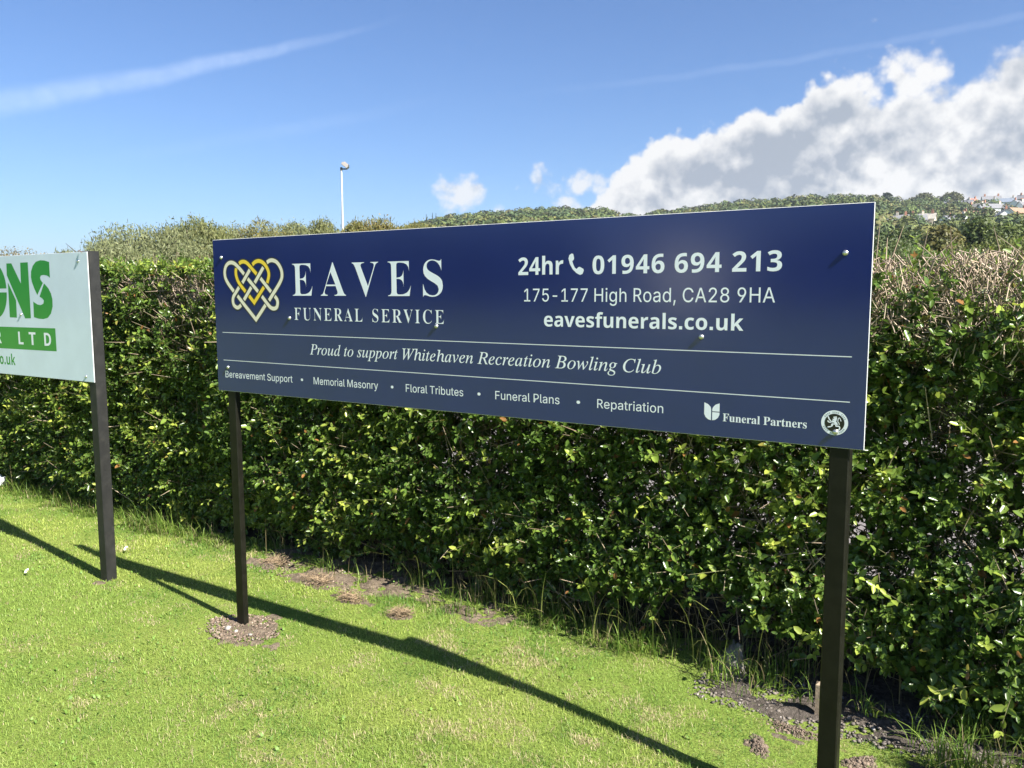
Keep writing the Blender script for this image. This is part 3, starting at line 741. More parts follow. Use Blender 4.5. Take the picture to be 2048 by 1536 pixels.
def hedge():
    e = empty('hedge', "long clipped privet hedge running behind both sign boards", 'hedge', LOC, YAW)
    O, G, LN, YG, SZ = shoots()
    n = len(O); K = 5
    e1 = unit(np.cross(G, rh_.normal(0, 1, (n, 3)))); e2 = np.cross(G, e1)
    parts = []
    for k in range(K + 1):
        t = (k + .4) / (K + .4)
        base = O + G * (LN * t)[:, None] - np.array([0, 0, 1.0]) * (0.08 * LN * t * t)[:, None]
        ax = e1 if k % 2 == 0 else e2
        for s_ in (-1, 1):
            m_ = rh_.uniform(0, 1, n) < (.93 if k < K else .85)
            sp_ = .95 if k < K else .45
            D = unit(G * .65 + ax * s_ * sp_ + rh_.normal(0, .22, (n, 3)))
            up = unit(G * .5 + np.array([0, -.25, .75]) + rh_.normal(0, .40, (n, 3)))
            L = SZ * (.035 - .011 * t) * rh_.uniform(.55, 1.4, n)
            Wd = L * rh_.uniform(.24, .31, n)
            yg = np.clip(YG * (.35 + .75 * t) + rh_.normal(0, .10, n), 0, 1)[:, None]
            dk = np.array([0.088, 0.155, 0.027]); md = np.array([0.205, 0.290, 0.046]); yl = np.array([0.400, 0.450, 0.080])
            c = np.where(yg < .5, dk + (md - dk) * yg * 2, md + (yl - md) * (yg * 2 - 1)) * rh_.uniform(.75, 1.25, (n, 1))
            u = rh_.uniform(0, 1, n)
            c[u < .010] = [0.30, 0.15, 0.05]; c[(u > .010) & (u < .022)] = [0.30, 0.27, 0.06]
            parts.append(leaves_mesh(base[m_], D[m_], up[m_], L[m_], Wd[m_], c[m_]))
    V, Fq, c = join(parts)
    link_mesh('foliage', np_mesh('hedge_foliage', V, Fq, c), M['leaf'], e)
    # twigs: the shoots' own stems, cut ends along the clipped top, crossing sticks inside
    tw = []
    tan_ = np.array([0.42, 0.34, 0.24]); brn = np.array([0.17, 0.12, 0.08]); pink = np.array([0.46, 0.35, 0.28])
    tw.append(prisms(O - G * .03, O + G * (LN * .95)[:, None], .0016, .0009, (np.array([.13, .13, .05]) * rh_.uniform(.6, 1.3, (n, 1)))))
    m1 = 30000
    a = sample_a(m1); bare = np.interp(a, [-6, -3, 0, 1.5, 3], [.55, .75, .75, .95, 1.0])
    depth = rh_.uniform(0, 1, m1) ** 1.3 * np.interp(a, [-4, 0, 1.5, 3], [.26, .26, .30, .34])
    depth = depth + np.interp(a, [-2, 1, 2.4], [.07, .03, 0]) 
    z = HTOP(a) - depth
    front = rh_.uniform(0, 1, m1) < .6
    b = np.where(front, face_b(a, z) + rh_.uniform(-.05, .13, m1), .74 + rh_.uniform(0, 1, m1) * BACK)
    k = rh_.uniform(0, 1, m1) < bare * np.clip((fbm(a * 4.5, z * 5, 3.7, 3) - .30) * 5, .2, 1); a, b, z = a[k], b[k], z[k]; m1 = len(a)
    g = unit(np.stack([rh_.normal(0, .55, m1), rh_.normal(-.35, .45, m1), rh_.normal(.8, .5, m1)], -1)); ln = rh_.uniform(.018, .058, m1)[:, None]
    A0 = np.stack([a, b, z], -1) - g * ln * .7; B0 = np.stack([a, b, z], -1) + g * ln * .3
    B0[:, 2] = np.minimum(B0[:, 2], HTOP(B0[:, 0]) + rh_.uniform(-.01, .025, m1))
    mixf = rh_.uniform(0, 1, (m1, 1)); cc = (tan_ * mixf + pink * (1 - mixf)) * rh_.uniform(.55, 1.25, (m1, 1))
    tw.append(prisms(A0, B0, rh_.uniform(.0012, .0028, m1), rh_.uniform(.0010, .0024, m1), cc))
    # thin inner twigs lower down
    m2 = 14000
    a = sample_a(m2); z = rh_.uniform(.03, .97, m2) * HTOP(a); b = face_b(a, z) + rh_.uniform(-.01, .7, m2) * .6
    g = unit(np.stack([rh_.normal(0, .7, m2), rh_.normal(-.1, .5, m2), rh_.normal(.7, .6, m2)], -1)); ln = rh_.uniform(.05, .22, m2)[:, None]
    mixf = rh_.uniform(0, 1, (m2, 1)); cc = (tan_ * mixf + brn * (1 - mixf)) * rh_.uniform(.6, 1.2, (m2, 1))
    tw.append(prisms(np.stack([a, b, z], -1), np.stack([a, b, z], -1) + g * ln, rh_.uniform(.0015, .0040, m2), .0012, cc))
    V, Fq, c = join(tw)
    link_mesh('twigs', np_mesh('hedge_twigs', V, Fq, c), M['twig'], e)
    # stems rising from the ground
    b = MB()
    for i in range(46):
        a0 = -6 + 11.2 * i / 46 + rh_.uniform(-.07, .07); b0 = rh_.uniform(.95, 1.3); r_ = rh_.uniform(.006, .014)
        lean = rh_.normal(0, .12); pts = [(a0, b0, -.05)]; 
        for q in range(1, 5):
            pts.append((a0 + lean * q / 4 + rh_.normal(0, .02), b0 + rh_.normal(0, .03), .35 * q))
        b.tube(pts, [r_, r_ * .9, r_ * .7, r_ * .45, r_ * .2], 7)
        for q in range(4):
            j = rh_.randint(1, 4); p0 = pts[j]; an = rh_.uniform(0, 6.28); l_ = rh_.uniform(.15, .38)
            p1 = (p0[0] + math.cos(an) * l_ * .5, p0[1] + math.sin(an) * l_ * .4 - .05, p0[2] + l_ * .45); p2 = (p0[0] + math.cos(an) * l_, p0[1] + math.sin(an) * l_ * .7 - .07, p0[2] + l_ * rh_.uniform(.5, 1.1))
            b.tube([p0, p1, p2], [r_ * .5, r_ * .35, r_ * .15], 5)
    b.build('stems', M['bark'], e, smooth=True)
hedge()

# ------------------------------------------------------------------ grass
rg = np.random.RandomState(3)
def blades(P, hgt, wid, lean, az, col, segs=2, curl=1.0):
    n = len(P)
    d = np.stack([np.cos(az), np.sin(az), 0 * az], -1); s_ = np.stack([-np.sin(az), np.cos(az), 0 * az], -1)
    tw = rg.uniform(-.8, .8, n)[:, None]; s_ = unit(s_ + d * tw)
    rows = []
    for k in range(segs + 1):
        t = k / segs
        la = lean * (t ** curl)
        c = P + d * (hgt * np.sin(la) * t)[:, None] + np.array([0, 0, 1]) * (hgt * np.cos(la) * t)[:, None]
        w = (wid * (1 - t ** 2.2) * .5)[:, None]
        rows += [c] if k == segs else [c - s_ * w, c + s_ * w]
    V = np.stack(rows, 1); m_ = V.shape[1]; i = np.arange(n)[:, None] * m_
    F4 = [np.concatenate([i + 2 * k, i + 2 * k + 1, i + 2 * k + 3, i + 2 * k + 2], 1) for k in range(segs - 1)]
    F3 = np.concatenate([i + m_ - 3, i + m_ - 2, i + m_ - 1], 1)
    return V.reshape(-1, 3), (np.concatenate(F4) if F4 else np.zeros((0, 4), int)), F3, np.repeat(col, m_, 0)
def grass_object(name, label, parts):
    Vs, F4, F3, C = [], [], [], []; k = 0
    for V, q, t, c in parts:
        Vs.append(V); F4.append(q + k); F3.append(t + k); C.append(c); k += len(V)
    o = link_mesh(name, np_mesh(name, np.concatenate(Vs), [np.concatenate(F4), np.concatenate(F3)], np.concatenate(C)), M['blade'], loc=LOC, rz=YAW)
    tag(o, label, 'grass', kind='stuff')

def turf_colour(a, b, n):
    big = fbm(a * .8 + 2, b * 1.1, 2.5, 3); mid = fbm(a * 3, b * 3.4, 1.7, 3); fine = fbm(a * 11, b * 11, 5.2, 3)
    band = sstep(np.sin((b * 1.9 + a * .28 + .4) * 2.2), -.3, .8)
    fresh = np.array([0.225, 0.335, 0.068]); yell = np.array([0.365, 0.425, 0.098]); deep = np.array([0.105, 0.220, 0.036]); straw = np.array([0.50, 0.42, 0.25])
    y = np.clip(.18 + 1.3 * (big - .5) + .55 * band + rg.normal(0, .18, n), 0, 1)[:, None]
    c = fresh * (1 - y) + yell * y
    g = np.clip((mid - .50) * 4.5 + (fbm(a * 8, b * 8, 8.8, 3) - .5) * 2.2 + .25 * sstep(b, .2, .6) + rg.normal(0, .18, n), 0, .9)[:, None]
    c = c * (1 - g) + deep * g
    patch = np.zeros(n)
    for ca, cb, r_ in ((1.36, -.06, .14), (1.22, .02, .09), (1.45, -.16, .08), (1.05, .0, .06), (.75, .05, .07), (1.9, .12, .10), (2.0, .36, .09), (.9, .33, .10), (1.2, .40, .08), (.0, .36, .08)):
        patch = np.maximum(patch, sstep(-np.hypot((a - ca) / 1.4, b - cb) + (fine - .5) * .22, -r_, -r_ * .3))
    dry = np.clip((fine - .54) * 3.4 * sstep(mid, .4, .62) + .30 * sstep(a, .3, 1.6) * sstep(fine, .48, .7) + .55 * patch, 0, .85)
    q = rg.uniform(0, 1, n) < .06 + dry
    c[q] = straw * rg.uniform(.7, 1.15, (q.sum(), 1))
    edge = (b < -1.03 - .2 * (a - .24))            # the paler close-cut green begins here
    c[edge] = c[edge] * .45 + np.array([.44, .50, .16]) * .55
    return c * rg.uniform(.80, 1.20, (n, 1))

def lawn_grass():
    parts = []
    N = 1500000
    a = rg.uniform(-6.5, 4.2, N); b = rg.uniform(-2.1, .86, N)
    dist = np.hypot(a - CAM_A, b - CAM_B) 
    p = np.clip((2.25 / np.maximum(dist, 1.2)) ** 1.25, 0, 1)
    sa_ = soil_amount(a, b)
    p *= (1 - .85 * sstep(sa_, .15, .75)) * (.55 + .45 * sstep(fbm(a * 16, b * 16, 1.0, 2), .3, .55))
    p *= 1 - .8 * sstep(b, .70, .85)
    p *= 1 - .45 * sstep(fbm(a * 9 + 4, b * 9, 6.1, 3), .54, .68) * sstep(a, .2, 1.2)
    # outside of the view on the left behind the camera's reach: thinner
    p *= np.where((b < -1.3) & (a < 1.2), .5, 1.0)
    k = rg.uniform(0, 1, N) < p; a, b, dist = a[k], b[k], dist[k]; n = len(a)
    rough = sstep(b, .38, .62) * sstep(fbm(a * 3, b * 3, 9.1, 3), .45, .7)
    hgt = rg.uniform(.008, .023, n) * (.8 + .5 * fbm(a * 5, b * 5, 3.3, 2)) * (1 + 1.1 * rough * rg.uniform(0, 1, n))
    wid = rg.uniform(.0010, .0021, n) * np.clip(dist / 2.6, 1, 2.0)
    az = rg.uniform(0, 6.283, n); lean = np.clip(rg.normal(.85, .5, n), 0, 1.5)
    P = np.stack([a, b, lawn_h(a, b) - .003], -1)
    parts.append(blades(P, hgt, wid, lean, az, turf_colour(a, b, n), 2))
    # broad clover like leaflets among the blades
    m_ = 3600
    a = rg.uniform(-4, 3, m_); b = rg.uniform(-1.2, .75, m_); k = fbm(a * 4, b * 4, 7.2, 3) > .56; a, b = a[k], b[k]; m_ = len(a)
    P = np.stack([a, b, lawn_h(a, b) + .006], -1)
    parts.append(blades(P, rg.uniform(.012, .022, m_), rg.uniform(.006, .011, m_), rg.uniform(.9, 1.5, m_), rg.uniform(0, 6.28, m_), np.array([.17, .29, .055]) * rg.uniform(.75, 1.25, (m_, 1)), 2))
    grass_object('lawn_grass', 'short mown yellow green grass of the lawn', parts)
lawn_grass()

def rough_grass():
    parts = []
    # tufts along the foot of the hedge
    T = []
    for i in range(560):
        a = rg.uniform(-4.8, 3.5); w = np.interp(a, [-4.8, -1.5, -1.0, .3, .9, 1.9, 2.3, 3.3], [.9, 1.0, .30, .18, .9, .8, .35, .9])
        if rg.uniform() < w: T.append((a, rg.uniform(.60, .92) + (.04 if .9 < a < 2 else 0), rg.uniform(.5, 1.0)))
    T += [(-1.55, .62, 1.5), (-1.45, .66, 1.4), (-1.65, .66, 1.3), (-1.05, .64, 1.0), (2.75, .42, 1.3), (2.68, .46, 1.2), (2.82, .47, 1.2), (2.58, .50, .8), (2.72, .44, 1.0), (2.80, .43, 1.1), (2.66, .43, .9), (2.70, .49, 1.2), (2.86, .42, .8), (2.9, .46, 1.1), (2.61, .55, .8), (2.95, .44, .9), (-1.5, .63, 1.2), (-1.58, .64, 1.3), (-1.40, .62, 1.0), (-1.52, .60, 1.0), (-1.35, .66, 1.1), (-1.7, .63, 1.1), (-.98, .63, .9), (-1.1, .66, 1.1), (-.9, .66, .8), (1.93, .60, 1.1), (2.05, .55, .8), (1.55, .62, 1.0), (.75, .62, 1.0), (.62, .60, .8), (3.0, .55, 1.4)]
    for a, b, s_ in T:
        n = int(rg.uniform(10, 24) * (1.7 if s_ > .85 else 1))
        P = np.stack([a + rg.normal(0, .028, n), b + rg.normal(0, .022, n), np.full(n, -.004)], -1)
        h = rg.uniform(.05, .15, n) * s_; h[rg.uniform(0, 1, n) < .12] *= 1.5
        gr = rg.uniform(0, 1, (n, 1)); c = np.array([.10, .20, .030]) * gr + np.array([.20, .27, .050]) * (1 - gr)
        q = rg.uniform(0, 1, n) < .13; c[q] = np.array([.30, .25, .13]) * rg.uniform(.7, 1.1, (q.sum(), 1))
        az = np.where(rg.uniform(0, 1, n) < .6, rg.normal(-1.57, .9, n), rg.uniform(0, 6.28, n))
        parts.append(blades(P, h, rg.uniform(.0022, .0050, n), rg.uniform(.15, 1.35, n), az, c * rg.uniform(.75, 1.2, (n, 1)), 5, 1.0))
    # dead standing stalks in the shade of the hedge
    n = 1500
    a = rg.uniform(-4.5, 3.4, n); w = np.interp(a, [-4.5, .1, .6, 2.1, 2.6, 3.4], [.08, .3, .8, .9, .4, .4]); k = rg.uniform(0, 1, n) < w; a = a[k]; n = len(a)
    P = np.stack([a, rg.uniform(.68, .95, n), np.full(n, -.005)], -1)
    gr = rg.uniform(0, 1, (n, 1))
    parts.append(blades(P, rg.uniform(.10, .30, n), rg.uniform(.0018, .0032, n), rg.uniform(.05, .9, n), rg.uniform(0, 6.28, n), (np.array([.34, .27, .15]) * gr + np.array([.14, .16, .05]) * (1 - gr)) * rg.uniform(.6, 1.1, (n, 1)), 5))
    # taller seeded stems leaning out
    n = 26
    a = rg.uniform(.4, 2.1, n); P = np.stack([a, rg.uniform(.60, .74, n), np.full(n, 0.)], -1)
    parts.append(blades(P, rg.uniform(.2, .42, n), rg.uniform(.003, .005, n), rg.uniform(.2, 1.0, n), rg.normal(-1.57, .7, n), np.array([.24, .27, .07]) * rg.uniform(.8, 1.2, (n, 1)), 6, 1.6))
    grass_object('rough_grass', 'long uncut grass and dead stalks along the foot of the hedge', parts)
rough_grass()

# ------------------------------------------------------------------ loose things on the ground
def lump_mesh(name, rx, ry, rz, seed, amp=.35, nu=22, nv=12):
    r_ = np.random.RandomState(seed); ox = r_.uniform(0, 40, 3)
    V = []; Fq = []; Ft = []
    for i in range(nv + 1):
        th = math.pi * i / nv
        for j in range(nu):
            ph = 2 * math.pi * j / nu
            V.append((math.sin(th) * math.cos(ph), math.sin(th) * math.sin(ph), math.cos(th)))
    V = np.array(V); k = 1 + amp * 2 * (fbm(V[:, 0] * 1.9 + ox[0], V[:, 1] * 1.9 + ox[1], V[:, 2] * 1.9 + ox[2], 6) - .5)
    V = V * k[:, None] * np.array([rx, ry, rz])
    for i in range(nv):
        for j in range(nu):
            Fq.append((i * nu + j, (i + 1) * nu + j, (i + 1) * nu + (j + 1) % nu, i * nu + (j + 1) % nu))
    return np_mesh(name, V, np.array(Fq), smooth=True)
ICO = [(0, 0, 1), (.894, 0, .447), (.276, .851, .447), (-.724, .526, .447), (-.724, -.526, .447), (.276, -.851, .447), (.724, .526, -.447), (-.276, .851, -.447), (-.894, 0, -.447), (-.276, -.851, -.447), (.724, -.526, -.447), (0, 0, -1)]
TRI = [(0,1,2),(0,2,3),(0,3,4),(0,4,5),(0,5,1),(1,6,2),(2,7,3),(3,8,4),(4,9,5),(5,10,1),(2,6,7),(3,7,8),(4,8,9),(5,9,10),(1,10,6),(11,7,6),(11,8,7),(11,9,8),(11,10,9),(11,6,10)]
M['clod'] = mat('earth_crumbs', (0.135, 0.100, 0.075), 0.95, 0.5, 90.0, spec=0.1)
def W3(a, b, z=0.0): 
    p = ORG + DA * a + DB * b; return (p.x, p.y, z + float(lawn_h(a, b)))
for lb, a, b, sz, sd in (("dark crumbly earth clod on the grass left of the near black post", 2.165, .285, (.042, .032, .024), 1),
                         ("flat spread earth clod closest behind the near black post, on its left", 2.235, .44, (.055, .035, .020), 2),
                         ("small earth clod right of the near black post", 2.45, .36, (.04, .03, .018), 3),
                         ("dry brown clod in front of the hedge right of the blue board's thin post", -.40, .585, (.055, .03, .022), 4)):
    rc_ = np.random.RandomState(sd); nb_c = 1500                     # a heap of crumbs
    rr_ = np.sqrt(rc_.uniform(0, 1, nb_c)) ; an_ = rc_.uniform(0, 6.283, nb_c); wob = 1 + .35 * np.sin(an_ * 2 + sd) + .2 * np.sin(an_ * 5 + 2 * sd)
    cen = np.stack([rr_ * np.cos(an_) * sz[0] * wob * 1.25, rr_ * np.sin(an_) * sz[1] * wob * 1.25, rc_.uniform(0, 1, nb_c) * sz[2] * .75 * np.clip(1.15 - rr_ ** 1.5, .05, 1) * (.6 + .8 * fbm(rr_ * np.cos(an_) * 2.2, rr_ * np.sin(an_) * 2.2, sd, 2))], -1)
    rad_ = rc_.uniform(.0011, .0036, nb_c) * np.where(rc_.uniform(0, 1, nb_c) < .05, 2.6, 1)
    Vc = np.array(ICO)[None] * (rad_[:, None, None] * rc_.uniform(.6, 1.3, (nb_c, 12, 1))) + cen[:, None]
    Fc_ = (np.array(TRI)[None] + (np.arange(nb_c) * 12)[:, None, None]).reshape(-1, 3)
    o = link_mesh('earth_clod', np_mesh('earth_clod', Vc.reshape(-1, 3), Fc_, np.repeat(np.array([.15, .112, .082]) * rc_.uniform(.45, 1.35, (nb_c, 1)), 12, 0)), M['pebble'], loc=W3(a, b, -.002), rz=sd * 1.3)
    tag(o, lb, 'earth clod', 'earth clods on the lawn')
o = link_mesh('rock', lump_mesh('rock', .050, .030, .075, 14, .95), M['rock'], loc=W3(1.945, .73, .035), rz=YAW)
tag(o, "grey upright stone in the dark soil under the hedge", 'stone')
o = link_mesh('pale_stone', lump_mesh('pale_stone', .085, .06, .055, 12, .6), M['pebble'], loc=W3(-3.42, .70, .05), rz=YAW)
me = o.data; ca = me.color_attributes.new('Col', 'FLOAT_COLOR', 'POINT'); ca.data.foreach_set('color', [v for _ in me.vertices for v in (.62, .64, .66, 1)])
tag(o, "pale stone under the hedge at the photo's left edge", 'stone')
# pebbles and mulch round the thin post
def pebbles():
    r_ = np.random.RandomState(8); Vs = []; Fs = []; C = []; k = 0
    ico = np.array(ICO); tri = np.array(TRI)
    pts = [(.11 + .19 * math.sqrt(r_.uniform()) * math.cos(t), -.01 + .13 * math.sqrt(r_.uniform()) * math.sin(t), r_.uniform(.0015, .007)) for t in r_.uniform(0, 6.28, 900)]
    pts += [(r_.uniform(1.85, 2.9), r_.uniform(.47, .80), r_.uniform(.0015, .008)) for _ in range(1500)] + [(r_.uniform(-.6, .3), r_.uniform(.48, .75), r_.uniform(.002, .007)) for _ in range(300)]
    pts += [(.07, -.055, .014), (.125, -.06, .0125), (.20, -.05, .012)]
    for a, b, s_ in pts:
        v = ico * (s_ * r_.uniform(.6, 1.3, 3)) + r_.normal(0, s_ * .12, (12, 3)); v[:, 2] *= .7
        v += np.array([a, b, float(lawn_h(a, b)) + .004 + s_ * .2]); Vs.append(v); Fs.append(tri + k); k += 12
        g = r_.uniform(.55, 1.25); base = (.36, .33, .29) if (s_ > .0115 or r_.uniform() < .015) else ((.155, .112, .080) if r_.uniform() < .8 else (.27, .21, .16))
        if b > .4 and a > 1: base = (.15, .128, .110) if r_.uniform() < .93 else (.34, .31, .28)
        C.append(np.tile(np.array(base) * g, (12, 1)))
    o = link_mesh('gravel', np_mesh('gravel', np.concatenate(Vs), np.concatenate(Fs), np.concatenate(C)), M['pebble'], loc=LOC, rz=YAW)
    tag(o, 'loose stones and crumbs of soil round the thin post and under the hedge', 'gravel', kind='stuff')
pebbles()
# dry straw tufts
rs_ = np.random.RandomState(31)
for lb, a, b, rx, ry in (("wispy dead grass tuft on the bare soil right of the blue board's thin post", -.02, .535, .085, .05),
                         ("dead grass tuft close to the hedge, first past the thin post", -.40, .61, .08, .04),
                         ("smaller dead grass tuft on the lawn nearest the board's shadow", .27, .455, .06, .035),
                         ("small dark dead tuft at the middle edge of the rough lawn", .585, .43, .045, .028)):
    n = 260
    an = rs_.uniform(0, 6.28, n); q = np.sqrt(rs_.uniform(0, 1, n))
    A0 = np.stack([q * rx * np.cos(an), q * ry * np.sin(an), rs_.uniform(0, .03, n)], -1); an2 = rs_.uniform(0, 6.28, n)
    B0 = A0 + np.stack([np.cos(an2) * .035, np.sin(an2) * .035, rs_.uniform(-.01, .02, n)], -1); B0[:, 2] = np.maximum(B0[:, 2], 0)
    V, Fq, c = prisms(A0, B0, .0011, .0006, np.array([.36, .26, .16]) * rs_.uniform(.45, 1.15, (n, 1)))
    o = link_mesh('dead_grass_tuft', np_mesh('dead_grass_tuft', V, Fq, c), M['twig'], loc=W3(a, b, .0), rz=YAW)
    tag(o, lb, 'grass tuft', 'dead grass tufts')
M['stem'] = mat('daisy_stem', (0.08, 0.16, 0.03), 0.6)
for lb, a, b in (("white daisy between the two black posts", -1.22, .31), ("white daisy left of the white board's post", -1.312, -.157)):
    e = empty('daisy', lb, 'flower', W3(a, b, 0), YAW, 'daisies in the lawn')
    b_ = MB(); b_.tube([(0, 0, 0), (.002, 0, .012), (.004, -.002, .026)], .0011, 5); b_.build('stem', M['stem'], e)
    b_ = MB(); ct, st_ = math.cos(.75), math.sin(.75)
    def q(r_, w, z, c, s):      # flower head tilted towards the light in front
        x, y = c * r_ - s * w, s * r_ + c * w
        return (.004 + x, -.002 + y * ct - z * st_, .027 + y * st_ + z * ct)
    for k in range(18):
        t = 2 * math.pi * k / 18; c, s = math.cos(t), math.sin(t)
        b_.add([q(.003, -.001, 0, c, s), q(.003, .001, 0, c, s), q(.011, .0026, .004, c, s), q(.014, 0, .004, c, s), q(.011, -.0026, .004, c, s)], [(0, 1, 2, 3, 4)])
    b_.build('petals', M['petal'], e)
    b_ = MB(); b_.tube([q(0, 0, -.001, 1, 0), q(0, 0, .003, 1, 0), q(0, 0, .005, 1, 0)], [.004, .0038, .0015], 8); b_.build('flower_centre', M['yolk'], e)
b = MB(); b.box(-.011, .011, -.016, .016, -.1, .115); b.add([(-.011, -.016, .115), (.011, -.016, .115), (.011, .016, .115), (-.011, .016, .115), (0, 0, .122)], [(0, 1, 4), (1, 2, 4), (2, 3, 4), (3, 0, 4)])
o = b.build('wooden_stake', M['stake'], loc=W3(2.281, .585, 0), rz=YAW + .1)
tag(o, "short pale wooden stake standing behind the near black post", 'stake')

